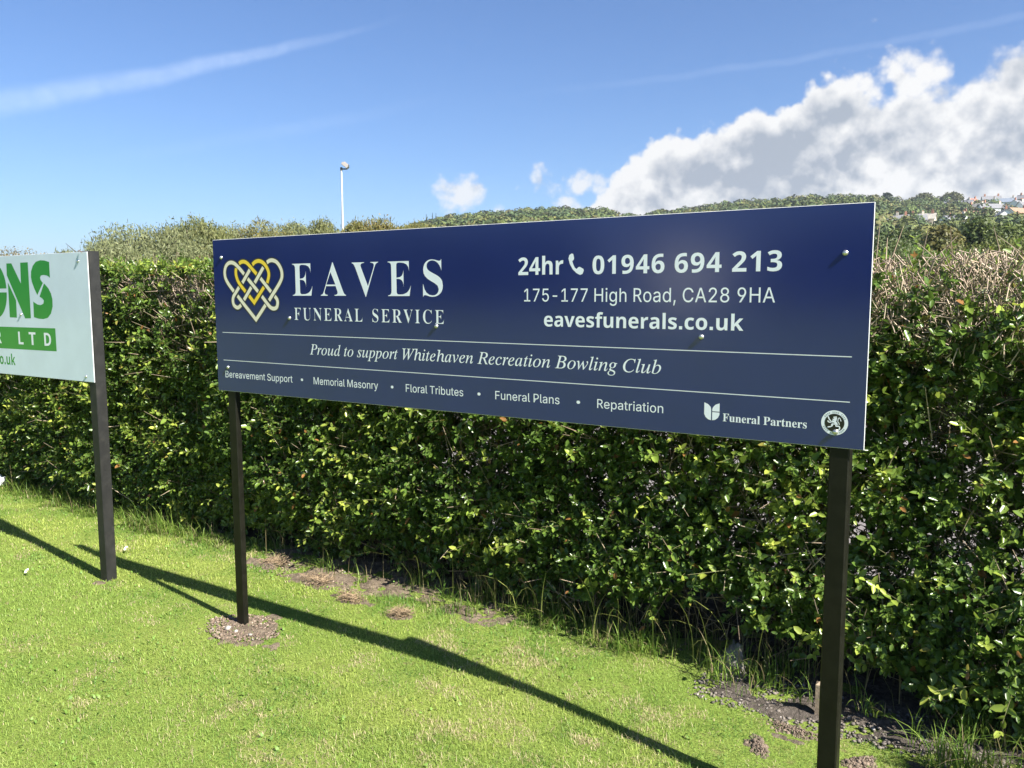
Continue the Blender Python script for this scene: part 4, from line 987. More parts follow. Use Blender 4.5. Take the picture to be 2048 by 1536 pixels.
# glyph outlines: advance|outline|outline..., thousandths of the letter height unit
GLYPHS = {
 'sans': {
  ',': '188|38,-119 68,71 137,71 84,-119',
  '-': '453|337,244 337,188 114,188 114,244',
  '1': '453|76,0 76,55 391,55 391,0|276,509 276,0 212,0 212,448 209,448 86,358 86,427 198,509',
  '2': '453|64,0 64,47 234,229 261,257 282,282 311,327 320,371 317,397 308,419 293,436 273,449 250,457 224,460 196,457 172,447 153,433 139,413 130,390 127,362 66,362 71,405 86,442 111,473 143,496 182,511 225,516 268,511 306,497 337,474 361,445 376,411 381,372 371,318 357,290 336,259 306,223 267,180 153,60 153,57 389,57 389,0',
  '5': '453|221,-7 178,-2 140,11 108,32 83,60 66,93 60,130 122,130 127,108 138,89 173,60 221,50 250,53 276,64 298,82 314,104 324,131 328,162 324,193 314,221 297,244 275,262 248,273 218,277 167,268 128,246 67,253 96,509 366,509 366,452 151,452 134,301 136,301 178,325 229,334 263,330 294,321 321,306 345,285 364,260 379,231 388,199 391,163 385,117 369,76 343,41 309,15 268,-1',
  '7': '453|97,0 323,448 323,452 62,452 62,509 391,509 391,449 165,0',
  '8': '453|226,-7 178,-2 136,11 101,33 74,62 57,96 52,135 55,166 65,195 81,220 101,241 125,256 153,265 153,267 119,282 93,308 76,342 70,380 75,417 90,450 114,477 146,498 184,511 226,516 269,511 306,498 337,477 361,450 377,417 382,380 376,342 359,308 333,282 300,267 300,265 327,256 351,241 372,220 387,195 397,166 401,135 395,96 378,62 352,33 317,11 275,-2|226,49 258,52 285,60 307,74 323,91 333,113 337,139 333,165 322,189 305,208 283,223 256,232 226,235 196,232 169,223 147,208 130,189 119,165 115,139 119,113 129,91 145,74 167,60 195,52|226,290 252,292 274,300 293,313 307,330 316,351 319,376 316,399 308,420 294,437 275,449 252,457 226,460 200,457 177,449 159,437 145,420 136,399 133,376 136,351 145,330 159,313 178,300 201,292',
  '9': '453|226,516 271,510 310,494 343,468 368,434 384,393 389,347 385,309 373,270 350,224 315,168 200,0 130,0 301,248 307,248 287,221 257,202 218,195 175,199 137,214 106,237 83,269 68,307 64,352 69,397 85,436 110,469 143,494 182,510|226,460 199,457 174,446 154,429 138,407 129,381 125,352 129,322 138,295 154,274 174,257 199,247 226,243 254,247 279,257 299,273 314,295 324,321 327,350 324,381 314,407 299,429 279,446 254,457',
  'A': '480|16,0 201,509 276,509 463,0 395,0 287,302 276,334 264,372 250,420 232,478 245,478 228,419 213,371 201,333 191,302 85,0|110,142 110,199 370,199 370,142',
  'B': '456|60,0 60,509 241,509 289,504 329,491 359,469 381,442 394,410 398,374 395,344 387,320 356,286 315,267 315,262 339,257 363,245 385,227 402,203 414,173 418,136 413,100 400,67 377,39 344,18 301,4 247,0|125,57 245,57 296,63 330,80 349,105 355,137 352,161 342,184 327,203 306,218 279,228 248,231 125,231|125,285 238,285 265,288 288,296 308,309 323,326 333,348 336,372 330,403 313,429 283,446 240,452 125,452',
  'C': '510|267,-7 205,1 150,25 104,63 70,115 48,179 40,254 48,329 70,393 104,445 150,484 205,508 267,516 305,513 340,504 373,490 402,471 427,447 448,418 463,385 473,348 408,348 389,395 357,428 315,449 267,456 223,450 184,432 150,403 125,364 109,314 103,254 109,194 125,145 151,105 184,76 223,59 267,53 315,60 357,81 389,114 408,160 473,160 463,124 448,91 428,62 402,38 373,19 341,5 305,-4',
  'F': '410|60,0 60,509 369,509 369,452 125,452 125,278 346,278 346,221 125,221 125,0',
  'H': '517|60,0 60,509 125,509 125,289 392,289 392,509 457,509 457,0 392,0 392,232 125,232 125,0',
  'M': '628|60,0 60,509 152,509 277,187 287,159 299,123 311,84 322,49 307,49 318,83 330,121 342,158 352,187 476,509 568,509 568,0 504,0 504,291 504,327 505,369 506,413 507,457 513,457 498,409 482,363 467,322 456,291 342,0 286,0 170,291 159,321 145,361 129,408 112,457 119,457 120,416 121,372 122,328 122,291 122,0',
  'P': '444|60,0 60,509 235,509 289,503 332,487 366,462 390,430 404,391 409,348 404,304 390,265 366,233 332,207 289,191 235,186 109,186 109,242 233,242 269,246 297,256 318,272 333,294 342,319 344,348 342,376 333,402 318,423 297,439 268,449 232,452 125,452 125,0',
  'R': '443|69,0 69,509 209,509 292,499 349,473 383,427 394,364 391,327 380,296 363,271 341,253 293,228 433,0 357,0 234,210 134,210 134,0|134,264 209,264 263,270 300,288 321,319 329,361 321,404 298,432 260,447 206,453 134,453',
  'S': '447|224,-9 172,-4 128,9 91,31 64,60 46,96 38,137 104,137 110,110 123,88 142,71 166,59 224,49 257,52 286,60 311,74 329,92 341,114 346,139 342,161 332,179 296,205 245,222 184,239 128,260 86,289 60,326 52,372 58,413 75,448 102,476 138,498 180,511 227,516 275,511 316,498 351,476 377,449 394,415 401,378 337,378 326,412 302,437 267,453 225,459 194,456 167,448 145,435 129,418 118,398 115,376 119,352 131,334 169,308 212,293 264,279 312,264 359,238 395,198 405,171 408,139 403,99 386,64 360,34 323,11 278,-4',
  'T': '449|32,452 32,509 417,509 417,452 257,452 257,0 193,0 193,452',
  'a': '389|160,-9 126,-5 94,5 68,22 48,45 35,73 30,108 34,138 43,161 58,179 78,193 125,211 178,220 209,224 234,227 265,235 273,243 276,255 276,257 267,297 240,322 220,329 196,331 149,322 118,301 100,274 41,291 57,322 79,346 104,364 133,375 194,384 239,379 286,360 306,343 322,320 333,290 337,251 337,0 277,0 277,52 272,52 252,25 215,1 190,-6|170,45 202,49 228,59 248,74 263,93 272,115 276,138 276,190 259,182 231,176 200,171 175,168 134,159 103,139 95,124 92,105 102,72 130,52',
  'b': '424|229,-8 198,-5 172,4 138,31 118,59 112,59 112,0 53,0 53,509 114,509 114,319 118,319 137,346 171,373 197,381 229,384 274,378 313,361 345,332 370,293 385,245 390,189 385,133 370,84 346,45 313,16 274,-2|220,47 253,51 279,66 301,88 316,117 325,151 328,189 325,227 316,261 301,290 280,311 253,325 220,330 188,325 161,312 140,291 125,263 116,229 113,189 116,150 125,115 140,86 162,65 188,51',
  'd': '424|195,-8 151,-2 111,16 79,45 55,84 39,133 34,189 39,245 55,293 79,332 112,361 151,378 196,384 228,381 253,373 287,346 306,319 311,319 311,509 372,509 372,0 313,0 313,59 307,59 287,31 252,4 227,-5|205,47 236,51 263,65 284,86 299,115 309,150 312,189 309,229 300,263 284,291 263,312 237,325 205,330 172,325 145,311 124,290 108,261 99,227 96,189 99,151 109,117 124,88 145,66 172,51',
  'e': '404|212,-8 161,-2 117,16 82,46 56,85 40,132 34,187 39,242 55,290 81,329 115,359 157,378 205,384 266,374 294,361 319,341 341,315 357,282 368,242 371,194 371,169 75,169 75,221 338,221 310,202 307,237 298,269 283,294 263,314 237,326 205,330 173,326 146,313 125,294 109,270 99,241 96,211 96,178 100,139 110,106 128,80 151,61 179,50 212,46 254,53 285,73 306,105 365,91 353,63 335,39 311,19 283,4 249,-5',
  'g': '425|207,-151 168,-148 134,-140 105,-127 82,-110 51,-69 101,-41 122,-66 154,-88 178,-95 207,-97 249,-92 282,-75 304,-47 311,-6 311,68 306,68 287,41 252,16 227,8 195,5 152,10 113,27 80,53 55,90 39,136 34,191 39,246 55,293 80,332 112,361 152,378 196,384 228,382 253,373 288,346 308,319 313,319 313,379 372,379 372,-9 367,-54 350,-90 324,-117 291,-136 251,-147|205,59 237,63 264,75 285,95 300,121 309,154 312,193 309,231 300,264 285,291 264,312 237,325 205,330 172,325 145,312 124,290 109,262 99,229 96,193 99,155 109,123 124,96 145,76 172,63',
  'h': '410|114,227 114,0 53,0 53,509 114,509 114,287 102,287 124,332 152,362 187,379 227,384 264,380 295,369 321,349 341,321 353,285 357,240 357,0 296,0 296,235 290,275 273,304 246,323 210,329 184,326 161,317 141,303 126,283 117,257',
  'i': '167|53,0 53,379 114,379 114,0|84,443 67,446 54,455 44,468 41,483 44,499 54,512 67,521 84,524 100,521 114,512 123,499 126,483 123,468 114,455 100,446',
  'l': '189|139,-2 101,3 74,20 58,47 53,84 53,509 114,509 114,99 115,77 120,62 130,54 146,52 160,53 170,54 181,3 162,-1',
  'm': '610|53,0 53,379 112,379 112,295 108,295 118,323 132,346 172,376 219,386 257,380 287,361 309,331 321,295 312,295 322,321 337,343 381,375 407,383 437,386 468,383 497,372 522,354 541,328 553,296 557,255 557,0 496,0 496,254 490,289 473,313 447,326 419,330 395,328 374,320 345,290 335,247 335,0 274,0 274,260 269,288 253,311 229,326 199,330 158,320 140,307 126,289 117,266 114,238 114,0',
  'n': '410|114,227 114,0 53,0 53,379 112,379 112,287 102,287 124,332 152,362 187,379 227,384 264,380 295,369 321,349 341,321 353,285 357,240 357,0 296,0 296,235 290,275 273,304 246,323 210,329 184,326 161,317 141,303 126,283 117,257',
  'o': '415|207,-8 159,-2 117,16 82,46 56,85 40,133 34,187 40,243 56,291 82,330 117,360 159,378 207,384 256,378 299,360 333,330 359,291 376,243 381,187 376,133 359,85 333,46 299,16 256,-2|207,46 242,51 270,66 292,89 307,117 316,151 319,187 316,224 307,258 292,287 270,310 242,325 207,330 173,325 145,310 124,287 108,258 99,224 96,187 99,151 108,117 124,89 145,66 173,51',
  'p': '424|53,-143 53,379 112,379 112,319 118,319 137,346 171,373 197,381 229,384 274,378 313,361 345,332 370,293 385,245 390,189 385,133 370,84 346,45 313,16 274,-2 229,-8 198,-5 173,4 138,31 118,59 114,59 114,-143|220,47 253,51 279,66 301,88 316,117 325,151 328,189 325,227 316,261 301,290 280,311 253,325 220,330 188,325 161,312 140,291 125,263 116,229 113,189 116,150 125,115 140,86 162,65 188,51',
  'r': '259|53,0 53,379 112,379 112,321 115,321 130,347 152,367 181,380 213,385 229,384 243,384 243,322 230,324 207,326 182,323 159,315 140,301 126,284 117,262 114,237 114,0',
  's': '365|182,-8 145,-5 112,3 84,18 62,38 45,63 36,94 94,107 105,79 124,60 150,49 181,45 217,50 244,62 262,81 268,103 265,121 254,136 237,147 212,155 149,170 104,186 72,208 53,237 47,274 51,305 65,332 87,354 115,370 149,381 187,384 223,381 254,372 279,358 299,339 324,290 268,277 258,298 243,316 219,328 187,333 156,329 131,317 114,299 109,277 112,258 124,243 144,232 172,223 229,209 275,194 306,171 325,142 331,107 326,75 312,47 290,24 260,6 223,-5',
  't': '227|204,379 204,327 6,327 6,379|65,471 126,471 126,98 128,76 136,61 150,53 170,50 185,51 202,54 213,2 192,-3 168,-4 125,2 92,21 72,52 65,93',
  'u': '410|182,-5 146,-1 115,11 89,31 69,59 57,95 53,139 53,379 114,379 114,144 119,105 137,75 164,56 200,50 226,53 249,62 268,77 283,97 293,122 296,153 296,379 357,379 357,0 298,0 298,92 307,92 286,47 257,17 222,0',
  'v': '389|163,0 17,379 84,379 165,155 187,87 206,21 184,21 203,87 224,155 305,379 371,379 226,0',
  'y': '389|47,-139 61,-86 71,-87 104,-89 130,-74 141,-58 151,-36 163,-1 17,379 84,379 165,155 187,87 206,21 184,21 202,87 224,155 305,379 371,379 204,-58 177,-107 139,-136 91,-145 65,-143',
 },
 'bold': {
  '0': '385|191,-7 139,1 96,22 64,59 42,108 29,168 24,240 28,312 40,373 62,421 93,457 136,480 191,487 244,480 286,458 318,422 341,373 355,312 359,240 355,168 343,107 321,59 290,23 247,1|191,75 223,85 244,116 255,168 259,240 255,312 244,363 223,395 191,405 159,395 139,363 128,312 125,240 128,168 139,117 159,86',
  '1': '385|176,0 176,277 177,323 179,373 164,358 144,340 89,296 40,357 194,480 277,480 277,0',
  '2': '385|27,0 27,71 147,192 180,226 206,254 225,278 238,300 248,345 244,370 232,388 213,398 189,402 162,398 136,389 81,353 26,418 70,451 123,476 157,484 197,486 241,482 278,469 308,449 330,423 344,392 349,357 345,319 333,284 313,252 287,220 254,186 215,148 153,90 153,85 362,85 362,0',
  '3': '385|164,-7 90,0 26,19 26,105 90,82 153,74 199,79 229,93 246,115 251,146 241,180 227,192 206,200 176,206 136,208 99,208 99,285 136,285 175,288 204,294 223,304 235,317 244,350 240,373 228,390 207,401 175,404 143,401 116,393 73,369 26,439 92,473 134,483 183,486 249,479 300,456 332,420 343,372 336,327 313,293 280,268 240,253 240,251 291,238 327,216 350,183 357,140 352,100 337,65 311,35 274,12 225,-2',
  '4': '385|216,0 216,99 11,99 11,170 222,480 315,480 315,178 373,178 373,99 315,99 315,0|101,178 216,178 216,259 217,297 219,338 220,354 220,363 218,363 205,337 189,311',
  '6': '385|199,-7 152,-1 110,16 75,44 47,85 29,138 24,203 30,285 51,362 69,396 93,425 124,450 162,469 209,481 264,485 297,484 328,480 328,399 301,404 271,406 218,401 178,387 151,364 132,334 122,298 117,256 121,256 137,278 160,296 188,308 225,312 282,302 325,272 353,224 362,160 351,90 318,38 266,4|197,75 224,80 245,95 259,121 264,158 260,190 248,214 228,229 199,234 160,224 134,199 124,167 132,124 157,89 175,78',
  '9': '385|120,-7 87,-6 55,-2 55,79 83,75 113,73 166,77 205,92 233,114 251,144 262,181 267,222 263,222 225,183 197,171 156,167 101,176 58,206 31,254 21,318 32,388 65,441 117,474 185,485 231,479 273,462 309,434 336,393 354,340 360,275 354,193 333,117 315,83 290,53 260,28 221,9 175,-3|185,244 224,255 250,280 259,311 251,355 227,390 209,400 187,404 160,399 138,383 124,357 120,320 124,288 136,265 156,249',
  'D': '497|60,0 60,480 211,480 281,473 342,453 391,419 427,374 450,315 458,244 450,170 427,109 389,61 337,27 273,7 196,0|162,84 206,84 258,90 300,109 329,141 347,185 353,242 344,311 318,359 275,387 216,396 162,396',
  'L': '380|60,0 60,480 162,480 162,84 357,84 357,0',
  'R': '444|60,0 60,480 200,480 260,476 308,464 345,444 380,399 392,336 388,305 379,278 346,237 302,209 443,0 330,0 216,184 162,184 162,0|162,267 195,267 238,271 267,283 283,304 289,333 283,362 266,382 236,393 193,396 162,396',
  'T': '389|144,0 144,395 13,395 13,480 375,480 375,395 245,395 245,0',
  'a': '406|142,-7 97,0 60,22 36,58 28,109 38,160 69,196 120,217 192,226 256,228 256,244 252,269 241,287 223,297 199,300 146,292 95,273 62,341 128,365 203,374 268,366 316,342 345,302 355,244 355,0 285,0 266,50 263,50 239,24 214,7 183,-3|179,66 209,71 234,86 250,109 256,140 256,170 217,169 176,164 150,151 136,132 131,109 134,89 144,76 160,69',
  'c': '346|201,-7 129,5 75,39 50,75 35,122 30,181 36,242 53,291 80,328 117,353 160,368 210,373 245,372 276,366 324,349 295,271 251,287 210,293 167,281 141,244 132,182 137,134 153,101 177,81 210,75 266,83 313,106 313,21 265,0 236,-5',
  'e': '397|218,-7 166,-2 121,14 83,40 54,76 36,123 30,181 36,240 52,288 78,325 113,352 155,368 203,373 271,363 324,330 357,278 368,207 368,158 132,158 139,121 157,92 185,74 223,68 287,75 347,97 347,19 290,0 257,-5|134,225 274,225 269,256 257,280 235,297 204,302 178,298 156,283 141,259',
  'f': '260|69,0 69,291 13,291 13,340 69,367 69,394 72,435 84,466 103,488 129,503 161,511 198,514 252,509 290,498 265,425 240,431 209,435 191,431 178,422 169,390 169,367 255,367 255,291 169,291 169,0',
  'h': '442|52,0 52,510 152,510 152,406 151,355 149,333 148,320 153,320 173,344 198,361 227,370 259,373 313,365 355,342 382,300 391,239 391,0 291,0 291,214 284,258 265,285 232,293 194,286 170,262 157,224 152,173 152,0',
  'k': '417|52,0 52,510 152,510 152,282 151,241 147,199 169,228 192,255 295,367 408,367 262,208 416,0 301,0 195,148 152,114 152,0',
  'l': '205|52,0 52,510 152,510 152,0',
  'n': '442|52,0 52,367 129,367 142,320 148,320 168,344 196,361 227,370 261,373 314,365 355,342 382,300 391,239 391,0 291,0 291,214 287,249 277,274 258,289 232,293 193,286 169,262 157,224 152,173 152,0',
  'o': '416|207,-7 159,-1 116,15 80,43 53,80 36,128 30,184 36,240 51,287 78,324 114,352 157,368 209,373 258,368 300,351 336,324 363,287 380,240 385,184 380,128 364,81 337,43 302,15 258,-1|208,74 242,81 266,102 279,136 283,184 279,232 266,266 242,286 208,293 173,286 150,266 137,232 132,184 137,136 150,102 174,81',
  'r': '305|52,0 52,367 128,367 143,305 148,305 167,331 192,353 222,368 257,373 275,373 291,371 283,277 270,279 254,280 205,271 184,259 167,242 156,218 152,187 152,0',
  's': '334|152,-7 86,-2 31,15 31,97 95,75 155,66 180,69 197,75 206,85 210,98 204,115 183,132 161,142 130,156 99,171 74,185 55,201 41,220 33,243 30,271 40,316 70,348 116,367 175,373 240,367 304,345 274,273 223,292 174,300 141,293 130,275 135,260 157,244 178,235 206,223 261,196 281,181 296,162 305,139 308,109 298,60 269,23 220,1',
  'u': '442|181,-7 127,1 86,25 59,67 50,128 50,367 150,367 150,152 154,118 165,93 183,78 210,73 248,81 272,104 285,142 289,194 289,367 389,367 389,0 312,0 299,47 293,47 273,23 245,6 214,-4',
  'v': '383|140,0 0,367 105,367 175,158 185,119 189,83 192,83 207,158 277,367 382,367 242,0',
 },
 'ital': {
  'B': '439|-34,0 -30,13 -27,13 0,17 19,27 32,45 42,73 126,385 132,420 129,434 120,443 104,449 81,451 85,465 256,465 311,461 355,449 386,429 404,401 410,365 398,316 360,278 297,251 341,227 367,192 376,145 370,104 351,68 320,39 279,18 229,4 171,0|193,259 257,266 303,287 331,322 340,369 330,409 302,434 255,442 223,440 210,430 201,410 196,394 188,365 177,323 163,269 170,261|153,21 217,30 263,56 291,97 301,152 294,190 274,217 241,232 194,237 163,235 150,222 109,73 106,58 105,44 108,32 116,25 131,22',
  'C': '471|218,-10 164,-4 117,13 78,41 49,78 31,125 26,179 31,227 46,276 70,322 102,365 139,402 181,433 250,464 321,475 363,470 412,457 430,453 443,458 453,470 467,470 439,332 425,332 426,343 426,353 419,395 400,427 370,446 328,453 287,447 246,430 208,404 174,370 146,328 124,281 109,229 105,175 114,109 140,60 182,29 236,19 294,28 348,56 399,103 412,91 369,46 323,15 274,-4',
  'P': '403|-34,0 -30,13 -27,13 0,16 18,25 31,42 42,73 126,385 132,419 129,434 120,443 104,449 81,451 85,465 267,465 346,453 393,418 408,361 403,323 385,289 357,261 320,240 274,227 221,222 159,222 147,214 107,64 106,55 105,46 108,30 119,20 138,15 165,13 161,0|193,242 253,251 297,275 324,313 332,364 327,400 311,425 283,440 244,445 227,443 215,438 207,426 199,405 161,263 159,253 165,244 174,243',
  'R': '451|-34,0 -30,13 -27,13 0,17 19,27 32,45 42,73 126,385 132,420 129,434 120,443 104,449 81,451 85,465 281,465 343,458 388,438 414,406 423,364 408,307 364,264 289,235 351,85 366,53 381,31 398,18 419,13 422,13 418,0 314,0 221,228 206,228 176,229 152,231 114,89 108,62 106,46 109,30 118,20 133,15 154,13 162,13 158,0|202,250 264,257 309,280 337,316 347,363 336,407 304,434 251,443 224,440 209,427 197,398 158,253 179,251',
  'W': '592|83,-10 99,394 96,422 87,439 69,449 40,453 42,465 229,465 226,453 220,453 193,449 177,439 168,419 165,387 153,116 321,355 323,396 321,422 312,439 296,449 272,452 267,452 270,465 448,465 444,452 410,447 400,439 394,425 390,406 388,378 377,120 545,372 564,406 570,431 558,446 522,452 527,465 667,465 664,452 662,452 643,448 624,434 605,412 582,381 319,-10 306,-10 320,310 95,-10',
  'a': '342|50,-8 26,-3 8,10 -3,33 -7,64 0,119 18,175 49,228 90,274 136,306 183,316 217,307 232,280 241,309 292,309 231,90 224,62 222,44 224,37 233,35 252,46 282,80 291,72 256,27 224,1 195,-8 175,0 168,23 174,57 191,118 154,62 119,23 85,0|82,33 98,37 116,48 152,87 185,141 210,201 219,257 210,288 185,299 154,291 124,266 96,226 74,175 58,122 53,73 60,43',
  'b': '341|82,-8 46,-5 18,6 1,20 -5,36 -2,50 88,404 92,424 93,437 86,452 61,455 50,455 54,467 94,472 123,479 144,485 156,487 162,485 163,480 103,251 137,287 174,309 214,316 251,310 280,289 299,258 306,218 301,177 287,137 266,99 238,64 204,35 166,12 125,-3|95,9 132,17 168,40 199,75 224,119 241,167 246,211 242,241 230,264 211,279 186,283 155,276 126,254 102,217 83,167 54,66 50,38 61,17',
  'c': '298|99,-8 58,0 26,23 6,60 -1,109 3,142 12,175 48,237 102,286 150,309 199,316 228,313 249,302 262,286 267,267 258,239 247,231 233,228 211,235 204,255 207,268 214,279 218,284 220,289 215,297 197,299 162,292 130,271 101,238 79,196 64,150 59,107 63,73 76,46 96,29 122,23 174,38 228,82 238,71 193,27 146,1',
  'd': '355|61,-8 32,-3 10,13 -4,39 -9,73 -5,107 5,143 44,217 70,250 99,279 146,307 192,316 225,311 242,293 273,416 275,426 275,436 268,451 243,455 233,455 236,467 276,472 306,479 326,485 338,487 345,480 344,473 343,468 240,81 236,60 234,44 238,34 250,30 273,43 306,81 317,72 288,36 263,11 240,-3 217,-8 191,1 183,27 187,61 201,112 167,59 133,21 99,-1|91,28 109,31 127,43 165,85 199,142 223,204 232,259 229,277 223,289 212,298 198,300 165,292 132,268 101,229 75,178 57,124 51,78 54,57 62,41 74,31',
  'e': '287|89,-7 50,0 21,21 2,54 -4,99 -1,131 9,165 46,231 72,259 101,283 148,308 195,316 222,313 242,303 254,287 258,266 245,226 208,189 147,161 61,142 57,118 56,98 63,58 84,34 119,26 168,39 221,81 231,71 198,36 165,12 128,-2|64,158 124,173 168,199 195,233 204,271 198,291 180,298 159,294 137,280 115,258 95,230',
  'g': '286|63,-153 16,-148 -21,-131 -44,-106 -52,-75 -42,-39 -13,-6 36,24 13,39 6,57 10,70 21,84 58,121 22,152 10,195 15,226 29,256 51,281 80,301 114,314 152,318 177,315 206,307 232,298 246,296 289,296 289,266 243,266 248,236 243,203 229,174 207,149 179,130 146,118 110,113 82,116 66,101 60,87 73,70 112,54 159,38 194,19 216,-6 223,-40 218,-71 203,-99 179,-122 147,-139 108,-150|111,129 132,133 151,146 167,165 180,190 191,249 188,272 179,288 165,299 147,302 127,298 108,285 92,265 78,241 69,212 66,182 71,153 86,135|75,-132 131,-124 165,-100 176,-60 173,-45 163,-31 132,-10 94,5 70,13 52,18 18,-7 -3,-34 -9,-64 0,-102 28,-125',
  'h': '402|304,-7 279,-2 260,11 247,33 243,60 246,99 256,151 271,221 279,257 281,283 274,313 251,323 212,310 173,272 141,221 124,172 87,0 25,0 112,415 117,439 118,451 106,474 71,482 66,482 72,510 195,510 169,387 156,331 142,275 150,275 188,326 230,356 274,366 314,358 338,333 346,291 343,262 334,218 316,138 310,101 308,68 313,44 331,36 352,39 374,51 386,32 344,3',
  'i': '177|122,394 98,404 88,428 98,452 122,463 147,452 157,428 147,403|33,-8 8,1 0,29 3,53 11,86 55,241 58,254 60,264 57,275 50,282 37,286 17,287 20,299 65,305 96,310 115,315 124,316 131,308 130,303 128,296 63,79 59,62 58,52 61,37 72,32 96,45 130,84 140,74 102,28 67,1',
  'l': '173|32,-7 7,2 -2,26 2,54 13,99 98,412 101,433 99,446 92,453 79,457 58,459 60,471 104,476 134,482 154,486 163,487 171,481 168,465 62,84 57,62 56,50 59,38 68,34 90,46 122,82 133,72 105,37 77,12 52,-3',
  'n': '364|222,-9 198,1 191,12 189,28 192,49 201,86 216,140 231,195 239,233 242,254 238,269 225,275 211,272 195,263 159,232 123,189 93,142 67,82 42,0 -12,0 53,221 60,245 62,263 53,280 41,284 23,285 17,285 19,297 67,303 100,310 120,315 130,316 133,314 133,308 93,177 142,238 188,281 229,306 263,315 292,306 302,278 300,252 293,222 254,88 247,64 245,49 249,37 259,34 282,48 312,91 322,83 290,32 256,1',
  'o': '351|105,-8 61,-1 26,22 3,57 -4,102 0,140 14,178 35,215 61,247 93,276 128,298 165,312 201,316 248,309 283,286 306,251 314,206 310,172 299,138 260,73 233,46 203,23 155,0|113,11 140,17 166,32 190,55 211,85 243,155 252,192 255,226 248,267 229,291 197,299 165,291 132,268 103,231 78,183 61,132 56,83 60,52 71,30 89,16',
  'p': '341|-96,-149 -93,-137 -66,-133 -49,-126 -38,-111 -29,-87 54,235 58,249 60,262 58,274 52,281 39,284 16,285 19,298 62,303 93,309 112,314 124,316 130,310 128,299 112,250 149,287 187,309 226,316 260,310 286,292 302,263 308,226 303,185 290,144 270,105 243,69 212,38 177,13 140,-2 101,-7 72,-4 50,5 38,-45 30,-81 25,-104 23,-113 26,-124 36,-132 51,-136 77,-138 73,-149|101,9 128,14 155,30 180,53 202,82 235,153 245,191 248,228 245,253 235,271 220,282 199,286 166,278 136,253 110,213 91,162 66,64 64,51 62,40 72,17',
  'r': '224|-13,0 46,209 53,240 56,259 53,272 47,279 34,282 13,284 15,297 59,304 90,310 109,315 118,316 124,314 124,308 89,179 137,255 177,301 208,316 229,307 237,283 234,266 226,253 214,243 200,240 180,248 170,268 118,199 75,110 41,0',
  's': '249|78,-8 53,-6 32,-1 6,6 -4,4 -9,-4 -22,-4 -7,106 4,105 10,65 24,35 45,16 71,10 93,14 110,26 122,45 126,69 120,93 104,120 83,147 63,175 46,206 40,238 46,269 63,294 90,311 123,316 147,315 166,310 193,302 205,305 209,314 220,314 207,214 195,214 184,261 163,289 130,299 115,296 102,287 94,275 91,261 97,237 116,208 136,181 155,154 173,122 179,89 176,63 166,40 151,20 130,5 106,-5',
  't': '187|33,-8 9,1 1,26 2,44 7,62 66,283 19,283 22,297 63,313 100,344 136,392 151,392 126,304 183,304 177,283 120,283 66,78 61,59 60,45 63,34 72,31 93,43 124,79 134,68 99,26 66,0',
  'u': '364|46,-8 28,-5 15,4 7,18 4,38 8,69 19,116 50,228 54,247 56,265 53,276 47,283 34,286 13,287 15,300 59,306 90,311 110,315 119,316 128,312 127,304 125,296 71,107 62,74 59,54 64,38 79,32 100,38 124,54 150,81 177,115 203,156 227,203 261,309 314,309 255,92 249,65 246,47 250,36 260,32 284,45 315,84 324,75 291,29 257,1 222,-8 197,1 189,27 191,51 199,81 220,153 171,82 127,32 86,2',
  'v': '297|61,-8 50,171 48,204 45,231 41,251 36,265 21,281 -1,286 -6,286 -3,299 28,305 52,310 69,315 79,316 89,301 97,259 102,188 109,58 164,117 205,170 232,213 240,239 231,254 216,270 209,288 218,309 240,317 253,314 264,306 270,292 273,275 260,226 222,163 159,85 75,-8',
  'w': '446|48,-8 44,175 43,208 41,234 38,254 33,268 20,284 0,289 -3,289 -2,300 30,306 54,312 70,316 80,317 88,301 94,252 97,171 98,91 238,317 250,317 275,71 323,128 352,164 373,195 385,221 389,240 386,248 376,259 366,272 363,287 371,308 392,316 404,313 414,305 422,273 413,232 386,180 340,117 240,-8 230,-8 205,221 60,-8',
 },
 'serif': {
  'A': '437|-9,0 -9,18 9,21 24,30 36,47 49,75 206,466 224,465 384,87 399,55 411,34 425,22 443,18 443,0 229,0 229,18 259,21 277,30 283,46 281,59 273,81 253,132 103,132 79,71 76,59 75,48 87,26 124,18 128,18 128,0|113,161 242,161 177,319',
  'C': '468|257,-11 193,-3 137,20 91,56 56,104 34,162 26,228 34,294 56,351 92,399 139,435 195,458 259,465 309,459 367,440 388,435 408,443 419,465 437,465 437,308 420,308 392,364 356,407 313,434 265,443 222,435 187,409 163,365 149,304 144,226 149,153 165,97 192,56 230,32 278,24 318,29 358,45 395,71 428,106 447,89 395,33 332,0',
  'E': '442|14,0 14,17 44,20 62,30 72,48 75,78 75,369 72,405 62,425 44,435 16,439 16,455 399,455 399,320 383,320 369,373 340,406 295,424 232,430 200,428 186,417 183,388 183,246 193,246 232,252 259,269 277,300 288,345 304,345 304,118 287,118 282,154 273,181 259,201 241,213 216,220 185,222 183,222 183,67 185,47 192,35 206,29 230,28 276,30 313,39 345,53 371,75 393,105 411,143 430,143 402,0',
  'F': '405|15,0 15,17 45,23 62,34 72,53 75,84 75,375 71,405 61,423 43,433 14,439 14,455 394,455 394,320 377,320 369,357 355,385 336,406 310,420 275,428 230,431 200,429 186,421 182,398 182,247 190,247 229,253 256,270 274,301 284,347 302,347 302,118 285,118 274,168 257,200 229,218 189,224 182,224 182,81 188,43 196,31 210,24 229,19 257,17 257,0',
  'I': '261|13,0 13,17 42,23 61,32 72,49 75,75 75,387 72,412 63,427 45,435 13,439 13,455 244,455 244,439 214,435 196,427 186,412 183,387 183,77 187,44 206,26 223,21 246,17 246,0',
